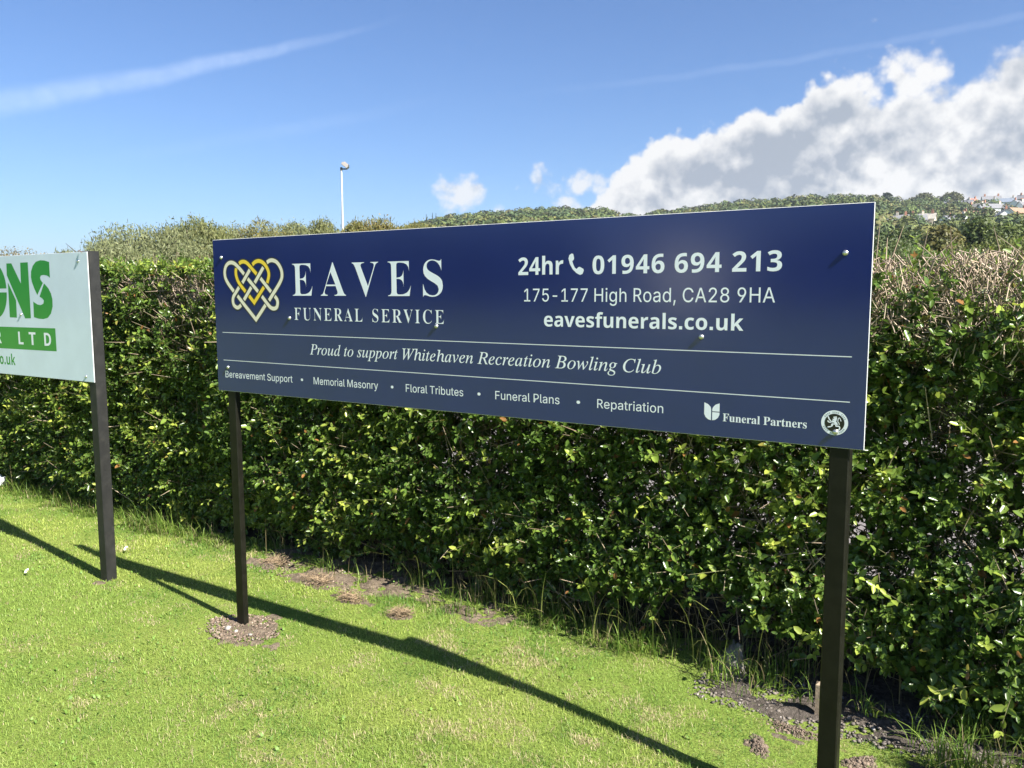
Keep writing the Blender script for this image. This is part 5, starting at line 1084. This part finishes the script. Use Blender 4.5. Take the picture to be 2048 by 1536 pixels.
  'L': '427|15,0 15,17 45,22 62,32 72,50 75,81 75,379 71,407 62,425 44,434 16,439 16,455 250,455 250,439 226,437 208,434 196,427 188,416 183,401 182,379 182,83 185,47 200,31 214,28 234,28 278,31 315,40 345,56 370,80 391,112 409,154 427,154 402,0',
  'N': '494|403,-11 107,350 107,79 110,49 119,31 136,21 167,17 167,0 18,0 18,17 54,23 71,41 75,57 76,79 76,388 49,421 36,433 18,439 18,455 156,455 391,169 391,377 390,399 386,414 369,431 353,436 331,439 331,455 480,455 480,439 450,434 433,425 425,407 422,377 422,-11',
  'P': '418|15,0 15,17 45,22 62,32 72,50 75,81 75,379 71,406 62,424 44,434 16,439 16,455 214,455 287,452 336,440 366,422 390,398 404,367 409,332 398,280 367,240 314,214 242,206 182,206 182,81 185,50 194,32 212,22 242,17 242,0|182,230 201,230 244,235 272,253 287,283 292,329 288,375 275,406 252,425 216,431 199,429 189,424 184,414 182,398',
  'R': '473|15,0 15,17 45,22 62,32 72,50 75,81 75,379 71,406 62,424 44,434 16,439 16,455 217,455 305,448 367,426 405,388 417,334 406,285 372,248 315,224 432,50 452,26 478,17 480,17 480,0 338,0 201,212 182,212 182,81 185,50 194,32 212,22 242,17 242,0|182,234 203,234 249,240 280,258 298,290 304,336 295,389 268,421 224,431 202,429 190,422 184,409 182,385',
  'S': '390|43,-11 43,158 62,158 83,94 111,50 149,24 197,15 231,20 257,36 273,60 279,89 265,129 225,160 163,191 112,221 77,253 56,289 50,332 54,370 67,403 88,429 115,449 148,462 185,466 229,461 282,448 291,446 300,445 313,450 320,466 339,466 339,319 322,319 310,354 293,385 272,410 248,429 222,441 194,445 163,440 140,426 125,406 120,380 124,356 137,336 159,319 189,303 253,273 290,253 317,233 337,211 350,188 359,133 354,93 339,58 314,29 281,8 240,-6 192,-10 158,-8 126,1 98,9 85,12 69,7 61,-11',
  'U': '493|248,-13 192,-8 147,6 114,29 91,61 78,103 73,155 73,379 70,406 61,424 43,434 15,439 15,455 240,455 240,439 219,436 202,432 185,415 182,400 181,379 181,140 186,88 203,51 232,29 275,22 317,28 350,44 373,71 388,110 392,159 392,378 389,406 379,423 360,433 328,439 328,455 474,455 474,439 448,432 433,421 425,404 422,378 422,181 418,118 403,69 380,32 346,7 302,-8',
  'V': '428|212,-13 44,381 22,420 8,432 -14,439 -14,455 211,455 211,439 184,437 166,432 156,423 152,410 155,397 161,378 259,143 348,377 355,409 351,423 342,432 324,437 299,439 299,455 442,455 442,439 423,436 408,427 395,411 382,383 230,-13',
  'a': '344|255,-10 226,-5 208,10 200,35 151,2 95,-9 64,-4 40,11 25,34 20,63 31,104 63,136 119,164 199,190 199,241 196,266 187,282 171,292 148,296 115,290 104,274 106,268 113,257 123,231 120,215 110,202 95,194 77,191 59,194 45,203 36,218 33,236 37,259 49,278 69,295 95,308 126,316 162,318 223,312 263,292 285,259 293,210 293,62 293,48 295,40 304,34 320,42 329,28 294,-1|151,34 174,41 199,63 199,169 154,151 127,123 118,84 122,56 133,39',
  'e': '301|154,-10 117,-5 85,10 58,35 37,69 24,109 19,157 24,201 38,240 59,273 87,298 120,313 157,318 209,309 249,280 274,234 283,173 283,166 117,166 127,97 154,56 199,42 237,53 270,86 285,73 248,27 205,-1|116,192 201,192 201,215 199,252 193,277 181,292 161,297 136,286 121,255 116,203',
  'l': '200|18,0 18,16 35,19 45,26 51,37 52,56 52,398 51,417 47,429 38,436 20,439 20,455 148,455 148,56 150,38 154,26 164,19 180,16 180,0',
  'n': '381|18,0 18,16 35,19 45,26 51,37 52,56 52,253 51,271 46,284 36,291 19,294 19,310 148,310 148,267 190,306 243,318 292,306 321,271 330,212 330,56 332,38 337,26 347,19 363,16 363,0 202,0 202,16 207,16 228,26 235,56 235,217 234,241 229,258 219,268 203,271 173,262 148,235 148,56 149,38 154,26 164,19 180,16 180,0',
  'r': '288|18,0 18,16 35,19 45,26 51,37 52,56 52,252 51,273 46,285 37,291 20,293 21,310 146,310 146,252 165,280 187,301 210,314 233,318 258,315 275,304 286,287 289,266 287,248 278,234 265,225 248,222 233,224 222,231 207,250 189,260 175,255 162,241 152,220 149,192 149,56 152,37 159,25 173,19 197,16 197,0',
  's': '288|151,-10 122,-6 87,6 73,9 60,4 51,-9 36,-9 36,105 53,105 66,68 87,39 112,21 140,15 162,18 179,27 189,40 192,58 183,84 156,105 107,130 76,148 54,169 41,193 37,220 44,259 65,291 98,312 141,319 166,316 199,308 206,306 213,305 223,308 230,319 244,319 244,222 228,222 215,254 196,277 174,291 149,296 130,294 116,286 108,274 105,259 115,232 146,212 191,189 221,172 241,151 253,127 257,95 250,51 228,18 194,-3',
  't': '229|124,-9 89,-4 66,10 53,36 48,71 48,279 20,279 20,300 57,336 88,369 112,398 129,424 144,424 144,310 208,310 208,279 144,279 144,82 149,51 157,43 168,40 189,49 206,75 222,66 198,24 165,-1',
  'u': '375|131,-10 91,-3 65,17 51,51 46,97 46,248 44,268 39,282 29,291 11,294 11,310 142,310 142,74 151,46 162,38 177,36 205,43 228,66 228,248 226,269 221,283 209,291 189,294 189,310 324,310 324,70 326,51 331,39 342,33 360,30 360,13 300,7 228,-10 228,40 209,19 186,3 160,-7',
 },
}

# ------------------------------------------------------------------ lettering
def glyph_outline(font, ch):
    d = GLYPHS[font][ch].split('|')
    return int(d[0]), [[tuple(map(int, q.split(','))) for q in c.split()] for c in d[1:]]
def fill_mesh(name, loops):
    """flat filled mesh of closed outlines (even-odd) in (x, y)"""
    cu = bpy.data.curves.new(name, 'CURVE'); cu.dimensions = '2D'; cu.fill_mode = 'BOTH'; cu.resolution_u = 1
    for lp_ in loops:
        s_ = cu.splines.new('POLY'); s_.points.add(len(lp_) - 1)
        for p, q in zip(s_.points, lp_): p.co = (q[0], q[1], 0, 1)
        s_.use_cyclic_u = True
    t = bpy.data.objects.new('tmp', cu); COL.objects.link(t)
    dg = bpy.context.evaluated_depsgraph_get()
    me = bpy.data.meshes.new_from_object(t.evaluated_get(dg))
    bpy.data.objects.remove(t); bpy.data.curves.remove(cu)
    V = np.zeros(len(me.vertices) * 3, np.float32); me.vertices.foreach_get('co', V)
    Fs = [tuple(p.vertices) for p in me.polygons]
    bpy.data.meshes.remove(me)
    return V.reshape(-1, 3)[:, :2], Fs
ZTOP = 1.6007
def on_panel(name, pieces, mats, parent, layer=1, label=None):
    """pieces: (loops, material index); laid on the panel's face, x along the board, y down from its top"""
    mb = MB()
    for loops, mi in pieces:
        V, Fs = fill_mesh(name, loops)
        mb.add([(x, -.0002 * layer, ZTOP + y) for x, y in V], Fs, mi)
    o = mb.build(name, mats, parent)
    if label: o['label'] = label
    return o
def thin(loops, dx, dy):
    """draw every outline in by (dx, dy): lighter strokes"""
    out = []
    for c in loops:
        P = np.array(c, float); a = unit(P - np.roll(P, 1, 0)); b = unit(np.roll(P, -1, 0) - P)
        t = unit(a + b + 1e-9); nn = np.stack([-t[:, 1], t[:, 0]], -1); k = 1 / np.clip((t * a).sum(1), .55, 1)
        out.append((P + SIGN * nn * k[:, None] * np.array([dx, dy])).tolist())
    return out
SIGN = -1.0     # font outlines run clockwise
def text_loops(font, txt, x0, x1, base0, base1, cap, capunits, space=0.0, spw=170):
    sy = cap / capunits
    pos = 0; items = []
    for ch in txt:
        if ch == ' ': pos += spw + space; continue
        adv, loops = glyph_outline(font, ch); items.append((pos, loops, ch)); pos += adv + space
    xs = [p + q[0] for p, l_, _ in items for c in l_ for q in c]
    lo, hi = min(xs), max(xs); sx = (x1 - x0) / (hi - lo)
    out = []
    for p, loops, ch in items:
        k = .93 if (font == 'ital' and ch == 'h') else 1.0
        for c in loops:
            g = []
            for qx, qy in c:
                X_ = x0 + (p + qx - lo) * sx; t = (X_ - x0) / (x1 - x0)
                g.append((X_, base0 + (base1 - base0) * t + qy * k * sy))
            out.append(g)
    return out
def ribbon(pts, w, smooth=True, ext=0.0):
    P = [np.array(p, float) for p in pts]
    if smooth and len(P) > 3:
        Q = []
        E_ = [2 * P[0] - P[1]] + P + [2 * P[-1] - P[-2]]
        for i in range(1, len(E_) - 2):
            for j in range(5):
                t = j / 5; p0, p1, p2, p3 = E_[i - 1:i + 3]
                Q.append(.5 * ((2 * p1) + (-p0 + p2) * t + (2 * p0 - 5 * p1 + 4 * p2 - p3) * t * t + (-p0 + 3 * p1 - 3 * p2 + p3) * t ** 3))
        P = Q + [P[-1]]
    P[0] = P[0] - unit(P[1] - P[0]) * ext; P[-1] = P[-1] + unit(P[-1] - P[-2]) * ext
    L, R_ = [], []
    for i in range(len(P)):
        t0 = unit(P[i] - P[i - 1]) if i else unit(P[1] - P[0]); t1 = unit(P[i + 1] - P[i]) if i < len(P) - 1 else t0
        t = unit(t0 + t1); nn = np.array([-t[1], t[0]]); k = min(2.2, 1 / max(.3, float(np.dot(t, t0))))
        L.append(tuple(P[i] + nn * w * .5 * k)); R_.append(tuple(P[i] - nn * w * .5 * k))
    return L + R_[::-1]
def circle(cx, cy, rx, ry, n=40): return [(cx + rx * math.cos(2 * math.pi * i / n), cy + ry * math.sin(2 * math.pi * i / n)) for i in range(n)]

def panel_mesh(x0, x1, z0, z1, face, edge, parent, th=.0038):
    b = MB(); c = .0011; d = .0009
    vs = [(x0 + c, 0, z0 + c), (x1 - c, 0, z0 + c), (x1 - c, 0, z1 - c), (x0 + c, 0, z1 - c), (x0, d, z0), (x1, d, z0), (x1, d, z1), (x0, d, z1), (x0, th, z0), (x1, th, z0), (x1, th, z1), (x0, th, z1)]
    b.add(vs, [(0, 1, 2, 3)], 0)
    b.add(vs, [(0, 4, 5, 1), (1, 5, 6, 2), (2, 6, 7, 3), (3, 7, 4, 0), (4, 8, 9, 5), (5, 9, 10, 6), (6, 10, 11, 7), (7, 11, 8, 4), (8, 11, 10, 9)], 1)
    return b.build('panel', [face, edge], parent)
def bolt(x, t, parent, r_=.0062, m_=None, loc_b=0.0):
    b = MB(); k = 14
    rings = [(r_ * 1.15, 0.0), (r_ * 1.15, .0013), (r_, .0015), (r_ * .98, .003), (r_ * .72, .0047), (r_ * .3, .0054)]
    vs = []; fs = []
    for q, (rr_, dep) in enumerate(rings):
        for j in range(k):
            a = 2 * math.pi * j / k; vs.append((x + rr_ * math.cos(a), loc_b - .0003 - dep, ZTOP + t + rr_ * math.sin(a)))
    for q in range(len(rings) - 1):
        for j in range(k): fs.append((q * k + j, q * k + (j + 1) % k, (q + 1) * k + (j + 1) % k, (q + 1) * k + j))
    fs.append(tuple((len(rings) - 1) * k + j for j in range(k)))
    b.add(vs, fs); return b.build('bolt', m_ or M['steel'], parent, smooth=True)
def post(x0, x1, b0, b1, z1, m_, parent, chip=0):
    b = MB(); b.box(x0, x1, b0, b1, -.4, z1, 0, .0035)
    return b.build('post', m_, parent)

# ------------------------------------------------------------------ the blue board
def blue_board():
    e = empty('sign_board', "navy blue funeral service board with white lettering on two black posts", 'sign', LOC, YAW, 'sign boards along the hedge')
    L_ = 2.4793
    post(.052, .100, .0042, .030, 1.57, M['post'], e); post(2.396, 2.445, .0042, .052, 1.57, M['post'], e)
    p = panel_mesh(0, L_, ZTOP - .61, ZTOP, M['navy'], M['panel_edge'], e)
    def T(font, txt, x0, x1, b0, b1, cap, cu, space=0, layer=1):
        on_panel('lettering', [(text_loops(font, txt, x0, x1, b0, b1, cap, cu, space), 0)], [M['white_film']], p, layer)
    # heading, letter by letter as spaced on the board
    pc = []
    for ch, x0, x1, base, cap in (('E', .4545, .5620, -.2240, .1192), ('A', .6020, .7300, -.2243, .1185), ('V', .7590, .8850, -.2250, .1182), ('E', .9265, 1.0310, -.2256, .1185), ('S', 1.0805, 1.1665, -.2255, .1185)):
        pc.append((thin(text_loops('serif', ch, x0 - .0015, x1 + .0015, base - .0009, base - .0009, cap + .0018, 455), .0026, .0011), 0))
    on_panel('lettering', pc, [M['white_film']], p)
    on_panel('lettering', [(thin(text_loops('serif', 'FUNERAL SERVICE', .4600, 1.1695, -.3147, -.3178, .0460, 455, 85, 260), .0010, .0004), 0)], [M['white_film']], p)
    T('bold', '24hr', 1.4597, 1.6190, -.1614, -.1606, .0535, 480)
    T('bold', '01946 694 213', 1.7170, 2.2633, -.1620, -.1618, .0530, 480, 22)
    ph = [(487, 95), (470, 105), (464, 128), (474, 165), (494, 200), (520, 225), (545, 238), (562, 231), (571, 208), (567, 198), (542, 184), (532, 187), (522, 198), (509, 190), (497, 166), (491, 145), (500, 138), (503, 126), (497, 99)]
    on_panel('phone_symbol', [([[(1.6366 + (x - 464) / 107 * .0520, -.0998 - (y - 95) / 143 * .0640) for x, y in ph]], 0)], [M['white_film']], p)
    T('sans', '175-177 High Road, CA28 9HA', 1.4810, 2.2482, -.2424, -.2430, .0392, 509, 12)
    # web address: bold letters, square stops
    def web():
        w = []
        x = 0; items = []
        for ch in 'eavesfunerals.co.uk':
            if ch == '.': items.append((x, [[(45, 0), (145, 0), (145, 100), (45, 100)]])); x += 190
            else:
                adv, lo_ = glyph_outline('bold', ch); items.append((x, lo_)); x += adv
        xs = [p_ + q[0] for p_, l_ in items for c in l_ for q in c]; lo, hi = min(xs), max(xs); sx = (2.1674 - 1.5525) / (hi - lo); sy = .0453 / 512
        for p_, l_ in items:
            for c in l_: w.append([(1.5525 + (p_ + q[0] - lo) * sx, -.3181 + q[1] * sy) for q in c])
        return w
    on_panel('lettering', [(web(), 0)], [M['white_film']], p)
    T('ital', 'Proud to support Whitehaven Recreation Bowling Club', .5373, 1.9366, -.4423, -.4455, .0385, 465, 6)
    for txt, x0, x1, b0 in (('Bereavement Support', .0485, .4396, -.5540), ('Memorial Masonry', .5529, .8726, -.5537), ('Floral Tributes', .9999, 1.2448, -.5545), ('Funeral Plans', 1.3719, 1.6081, -.5553), ('Repatriation', 1.7366, 1.9452, -.5570)):
        T('sans', txt, x0, x1, b0, b0, .0268, 509, 4)
    on_panel('bullet_points', [([circle(x, y, .0062, .0050, 16)], 0) for x, y in ((.4909, -.5405), (.9380, -.5417), (1.3080, -.5427), (1.6730, -.5443))], [M['white_film']], p)
    T('serif', 'Funeral Partners', 2.1179, 2.3395, -.5655, -.5666, .0215, 455)
    for y0, y1 in ((-.3713, -.3771), (-.4836, -.4910)):
        on_panel('rule_line', [([[(.0405, y0 - .0011), (2.4415, y1 - .0011), (2.4415, y1 + .0011), (.0405, y0 + .0011)]], 0)], [M['white_film']], p)
    # split shield emblem
    x0, x1, y0, y1, mx = 2.0653, 2.1084, -.5172, -.5655, 2.0865
    U = lambda s_, t: (x0 + (x1 - x0) * s_, y0 + (y1 - y0) * t)
    left = [U(0, 0), U(.25, .09), U(.42, .24), U(.455, .38), U(.455, 1.0), U(.27, .96), U(.10, .84), U(.0, .66)]
    rt_ = [U(1, 0), U(1, .48), U(.53, .48), U(.53, .36), U(.58, .24), U(.74, .09)]
    rb_ = [U(1, .53), U(1, .66), U(.9, .84), U(.73, .96), U(.53, 1.0), U(.53, .53)]
    on_panel('emblem', [([left], 0), ([rt_], 0), ([rb_], 0)], [M['white_film']], p)
    # round seal with a rampant lion
    cx, cy, rx, ry = 2.4070, -.5460, .0325, .0317
    C = lambda x, y: (cx + (x - 745) / 690 * rx, cy - (y - 655) / 625 * ry)      # from the sketch of the seal
    pcs = [([circle(cx, cy, rx, ry, 48)], 0)]
    seal = on_panel('seal', pcs, [M['white_film']], p, 1)
    on_panel('seal', [([circle(cx, cy - .0002, rx * .735, ry * .735, 44)], 0)], [M['ink']], p, 2)
    limbs = [([(400, 335), (430, 400), (480, 500), (560, 570)], 62), ([(395, 560), (430, 620), (520, 640), (640, 590)], 58), ([(620, 590), (740, 600), (830, 680), (870, 760)], 120),
             ([(800, 720), (640, 720), (610, 760), (640, 800), (540, 860), (400, 890)], 62), ([(830, 740), (830, 810), (980, 820), (1020, 900), (980, 990), (930, 1020)], 66),
             ([(990, 740), (970, 650), (915, 590), (930, 440), (985, 395), (1040, 460), (1075, 560)], 40), ([(770, 330), (790, 420), (760, 560)], 150), ([(640, 480), (720, 490), (800, 480)], 60), ([(680, 390), (760, 370), (840, 350)], 70)]
    pcs = [([ribbon([C(*q) for q in pts], w * rx / 690)], 0) for pts, w in limbs]
    on_panel('lion_emblem', pcs, [M['white_film']], p, 3)
    pcs = []
    for a0, a1 in ((25, 155), (205, 335)):
        n_ = 15
        for i in range(n_):
            if i % 5 == 4: continue
            a = math.radians(a0 + (a1 - a0) * i / (n_ - 1)); c, s = math.cos(a), math.sin(a)
            q = lambda r_, w: (cx + c * r_ * rx - s * w, cy + s * r_ * ry + c * w)
            pcs.append(([[q(.80, -.0011), q(.80, .0011), q(.92, .0011), q(.92, -.0011)]], 0))
    on_panel('seal_border_marks', pcs, [M['grey_ink']], p, 2)
    # interlaced heart
    def H_(x, y):      # corners of the drawing on the board
        u_ = (x - 75) / 1140.0; v_ = (y - 170) / 1205.0
        return (.0634 + u_ * .3438 + (.0000) , -.0812 + (-.0030 * u_) - v_ * .2436)
    cream = [([(478, 452), (400, 350), (330, 275), (285, 238), (230, 222), (170, 240), (120, 300), (97, 380), (94, 450), (107, 530), (145, 615), (200, 700), (262, 787)], True),
             ([(332, 872), (500, 1095), (678, 1328), (775, 1185), (868, 1042)], False),
             ([(370, 705), (300, 812), (252, 890), (237, 970), (252, 1050), (300, 1098), (345, 1100), (398, 1052)], True),
             ([(438, 620), (592, 368)], False), ([(458, 952), (608, 705)], False), ([(678, 618), (852, 325)], False), ([(545, 540), (737, 788)], False), ([(790, 532), (980, 790)], False),
             ([(805, 875), (900, 1010), (960, 1083), (1020, 1108), (1075, 1080), (1096, 1000), (1085, 930), (1045, 870)], True),
             ([(920, 238), (970, 203), (1030, 197), (1100, 232), (1160, 320), (1190, 420), (1187, 520), (1150, 612), (1092, 712), (1015, 830), (938, 955)], True)]
    gold = [([(388, 247), (430, 217), (490, 212), (550, 247), (620, 332), (720, 452)], True), ([(645, 272), (700, 222), (770, 203), (840, 232), (900, 302), (943, 400), (948, 490), (915, 622)], True),
            ([(327, 335), (317, 400), (322, 480), (352, 582), (405, 672), (495, 790)], True), ([(560, 870), (655, 1000), (850, 702)], False)]
    on_panel('heart_outline', [([ribbon([H_(*q) for q in pts], .0245, s_, .003)], 0) for pts, s_ in cream + gold], [M['ink']], p, 1)
    on_panel('heart_emblem', [([ribbon([H_(*q) for q in pts], .0148, s_)], 0) for pts, s_ in cream] + [([ribbon([H_(*q) for q in pts], .0148, s_)], 1) for pts, s_ in gold], [M['cream'], M['gold']], p, 2)
    for x, t in ((.0516, -.0715), (.4345, -.3080), (1.1366, -.3257), (.0669, -.5123), (2.0524, -.3374), (2.4159, -.1201), (2.4102, -.5695)): bolt(x, t, p)
blue_board()

# ------------------------------------------------------------------ the white board, coplanar, cut by the left edge of the photograph
def white_board():
    e = empty('sign_board', "white board with green lettering, cut off by the photo's left edge", 'sign', LOC, YAW, 'sign boards along the hedge')
    x1 = -.900; x0 = x1 - 2.44; top_ = -.0195
    post(-.951, -.893, .0042, .056, 1.585, M['old_post'], e); post(x0 + .02, x0 + .075, .0042, .056, 1.58, M['old_post'], e)
    p = panel_mesh(x0, x1, ZTOP + top_ - .610, ZTOP + top_, M['panel_white'], M['panel_edge'], e)
    Nu = [(-1.6328, -.058), (-1.5838, -.0585), (-1.5026, -.1616), (-1.497, -.0574), (-1.4245, -.0565), (-1.4287, -.3346), (-1.4839, -.3359), (-1.6359, -.1183)]
    Nl = [(-1.6306, -.1543), (-1.5608, -.2467), (-1.5641, -.3329), (-1.6343, -.3328)]
    St = [(-1.2276, -.06), (-1.2695, -.0517), (-1.3061, -.0494), (-1.3488, -.0558), (-1.3793, -.0749), (-1.3988, -.1018), (-1.4034, -.1315), (-1.3961, -.1565), (-1.3789, -.1865), (-1.3546, -.2189), (-1.2962, -.1599), (-1.3133, -.1474), (-1.3192, -.1351), (-1.3104, -.1239), (-1.2869, -.1208), (-1.2597, -.1236), (-1.2421, -.1287), (-1.2293, -.1362)]
    Sb = [(-1.2864, -.1625), (-1.3349, -.2264), (-1.31, -.2363), (-1.2973, -.2461), (-1.3037, -.261), (-1.3279, -.2685), (-1.3557, -.2662), (-1.3784, -.2588), (-1.3964, -.2514), (-1.3993, -.3291), (-1.3594, -.3351), (-1.3128, -.337), (-1.2703, -.3299), (-1.2405, -.3098), (-1.221, -.2753), (-1.2188, -.2411), (-1.229, -.2117), (-1.2489, -.1872), (-1.2701, -.1724)]
    ocx, ocy = -1.775, -.195
    Ot = []; Ob = []
    for i in range(33):
        a = math.pi * i / 32
        Ot.append((ocx + .1260 * math.cos(a), ocy + .010 + .134 * math.sin(a))); Ob.append((ocx + .1260 * math.cos(a), ocy - .010 - .134 * math.sin(a)))
    Ot += [(ocx + .028 * math.cos(math.pi * (1 - i / 12)), ocy + .010 + .05 * math.sin(math.pi * i / 12)) for i in range(13)]
    Ob += [(ocx + .028 * math.cos(math.pi * (1 - i / 12)), ocy - .010 - .05 * math.sin(math.pi * i / 12)) for i in range(13)]
    on_panel('lettering', [([q], 0) for q in (Nu, Nl, St, Sb, Ot, Ob)], [M['green_film']], p)
    on_panel('green_band', [([[(x0 + .35, -.386), (-1.2096, -.3807), (-1.2098, -.4931), (x0 + .35, -.5)]], 0)], [M['green_film']], p)
    pc = [(text_loops('bold', ch, xa, xb, -.4690, -.4690, .0645, 480), 0) for ch, xa, xb in (('R', -1.788, -1.734), ('L', -1.563, -1.5150), ('T', -1.4600, -1.3960), ('D', -1.3168, -1.2540))]
    on_panel('lettering', pc, [M['white_film']], p, 2)
    sy = .0590 / 510; w = []; x = 0; items = []
    for ch in 'o.uk':
        if ch == '.': items.append((x, [[(45, 0), (150, 0), (150, 105), (45, 105)]])); x += 190
        else:
            adv, lo_ = glyph_outline('bold', ch); items.append((x, lo_)); x += adv
    xs = [p_ + q[0] for p_, l_ in items for c in l_ for q in c]; lo, hi = min(xs), max(xs); sx = .158 / (hi - lo)
    for p_, l_ in items:
        for c in l_: w.append([(-1.7670 + (p_ + q[0] - lo) * sx, -.5790 + q[1] * sy) for q in c])
    on_panel('lettering', [(w, 0)], [M['green_film']], p)
    for x, t in ((-.977, -.0620), (-1.5226, -.3170), (-.965, -.6040), (x0 + .05, -.06), (x0 + .05, -.6)): bolt(x, t, p, .0062)
    b = MB(); b.tube([(-.955, -.004, 1.586), (-.925, -.010, 1.580)], .0022, 6); b.build('bolt', mat('rusty_nail', (.16, .08, .05), .8), p)
white_board()

# ------------------------------------------------------------------ across the bowling green, behind the photographer: mirrored in the boards
def mirror_side():
    r_ = np.random.RandomState(77); n = 150
    az = np.radians(r_.uniform(-165, -72, n)); D = r_.uniform(70, 84, n); x, y = D * np.sin(az), D * np.cos(az)
    deg = np.degrees(az); gap = np.abs(deg + 124.6) > 6.5
    x, y = x[gap], y[gap]; n = len(x); k = 420
    h = r_.uniform(6.0, 9.0, n); w = h * r_.uniform(.35, .5, n)
    d = unit(r_.normal(0, 1, (n, k, 3)))
    P = np.stack([x, y, h * .5], -1)[:, None] + d * (r_.uniform(.6, 1.05, (n, k, 1))) * np.stack([w, w, h * .52], -1)[:, None]
    P[..., 2] = np.maximum(P[..., 2], .05)
    c = np.array([.030, .046, .016]) * r_.uniform(.6, 1.5, (n, k, 1))
    V, Fq = flakes(P.reshape(-1, 3), d.reshape(-1, 3), np.full(n * k, .42), .6, r_, .5)
    o = link_mesh('treeline', np_mesh('treeline', V, Fq, np.repeat(c.reshape(-1, 3), 4, 0)), M['wood'])
    tag(o, 'dark tree line across the green behind the photographer, mirrored in the blue board', 'trees', kind='stuff')
    az = math.radians(-124.5); x, y = 74 * math.sin(az), 74 * math.cos(az)  # unseen white building, added and turned sunward to make the board's mirrored glow
    e = empty('added_pavilion', "pale building added behind the camera to mirror a blurred glow in the blue board", 'added_pavilion', (x, y, 0), math.radians(85))
    b = MB(); b.box(-3.6, 3.6, -2.2, 2.2, -.3, 5.4); b.build('wall', WM['white'], e)
    b = MB(); b.add([(-3.9, -2.5, 5.38), (3.9, -2.5, 5.38), (3.9, 2.5, 5.38), (-3.9, 2.5, 5.38), (-2, 0, 6.6), (2, 0, 6.6)], [(0, 1, 5, 4), (1, 2, 5), (2, 3, 4, 5), (3, 0, 4), (3, 2, 1, 0)])
    b.build('roof', RM['pale'], e)
    for cx in (-1.4, 1.4):
        b = MB(); b.box(cx - .45, cx + .45, -2.26, -2.21, 1.0, 2.0); b.build('window', M['glass'], e)
mirror_side()

# ------------------------------------------------------------------ next board of the row, right of the picture: only its shadow reaches the lawn
def plain_board():
    e = empty('sign_board', "board outside the right edge, seen only by its shadow on the grass", 'sign', LOC, YAW, 'sign boards along the hedge')
    x0, b0, zt = 4.72, .08, 2.12
    b = MB(); b.box(x0, x0 + 2.44, b0, b0 + .004, zt - .9, zt); b.build('panel', M['panel_white'], e)
    for q in (x0 + .06, x0 + 2.33): post(q, q + .05, b0 + .0042, b0 + .055, zt - .03, M['post'], e)
plain_board()

# ------------------------------------------------------------------ thin haze in the air
b = MB(); b.box(-4700, 4700, -4700, 4700, -1.2, 112.0)
hm = bpy.data.materials.new('haze'); hm.use_nodes = True
T = NT(hm.node_tree); hm.node_tree.nodes.remove(hm.node_tree.nodes['Principled BSDF'])
pv = T.n('ShaderNodeVolumePrincipled'); pv.inputs['Color'].default_value = (0.80, 0.88, 1.0, 1); pv.inputs['Density'].default_value = 0.00019; pv.inputs['Anisotropy'].default_value = 0.25
T.put(hm.node_tree.nodes['Material Output'].inputs['Volume'], pv.outputs[0])
hz = b.build('haze', hm); tag(hz, kind='stuff')
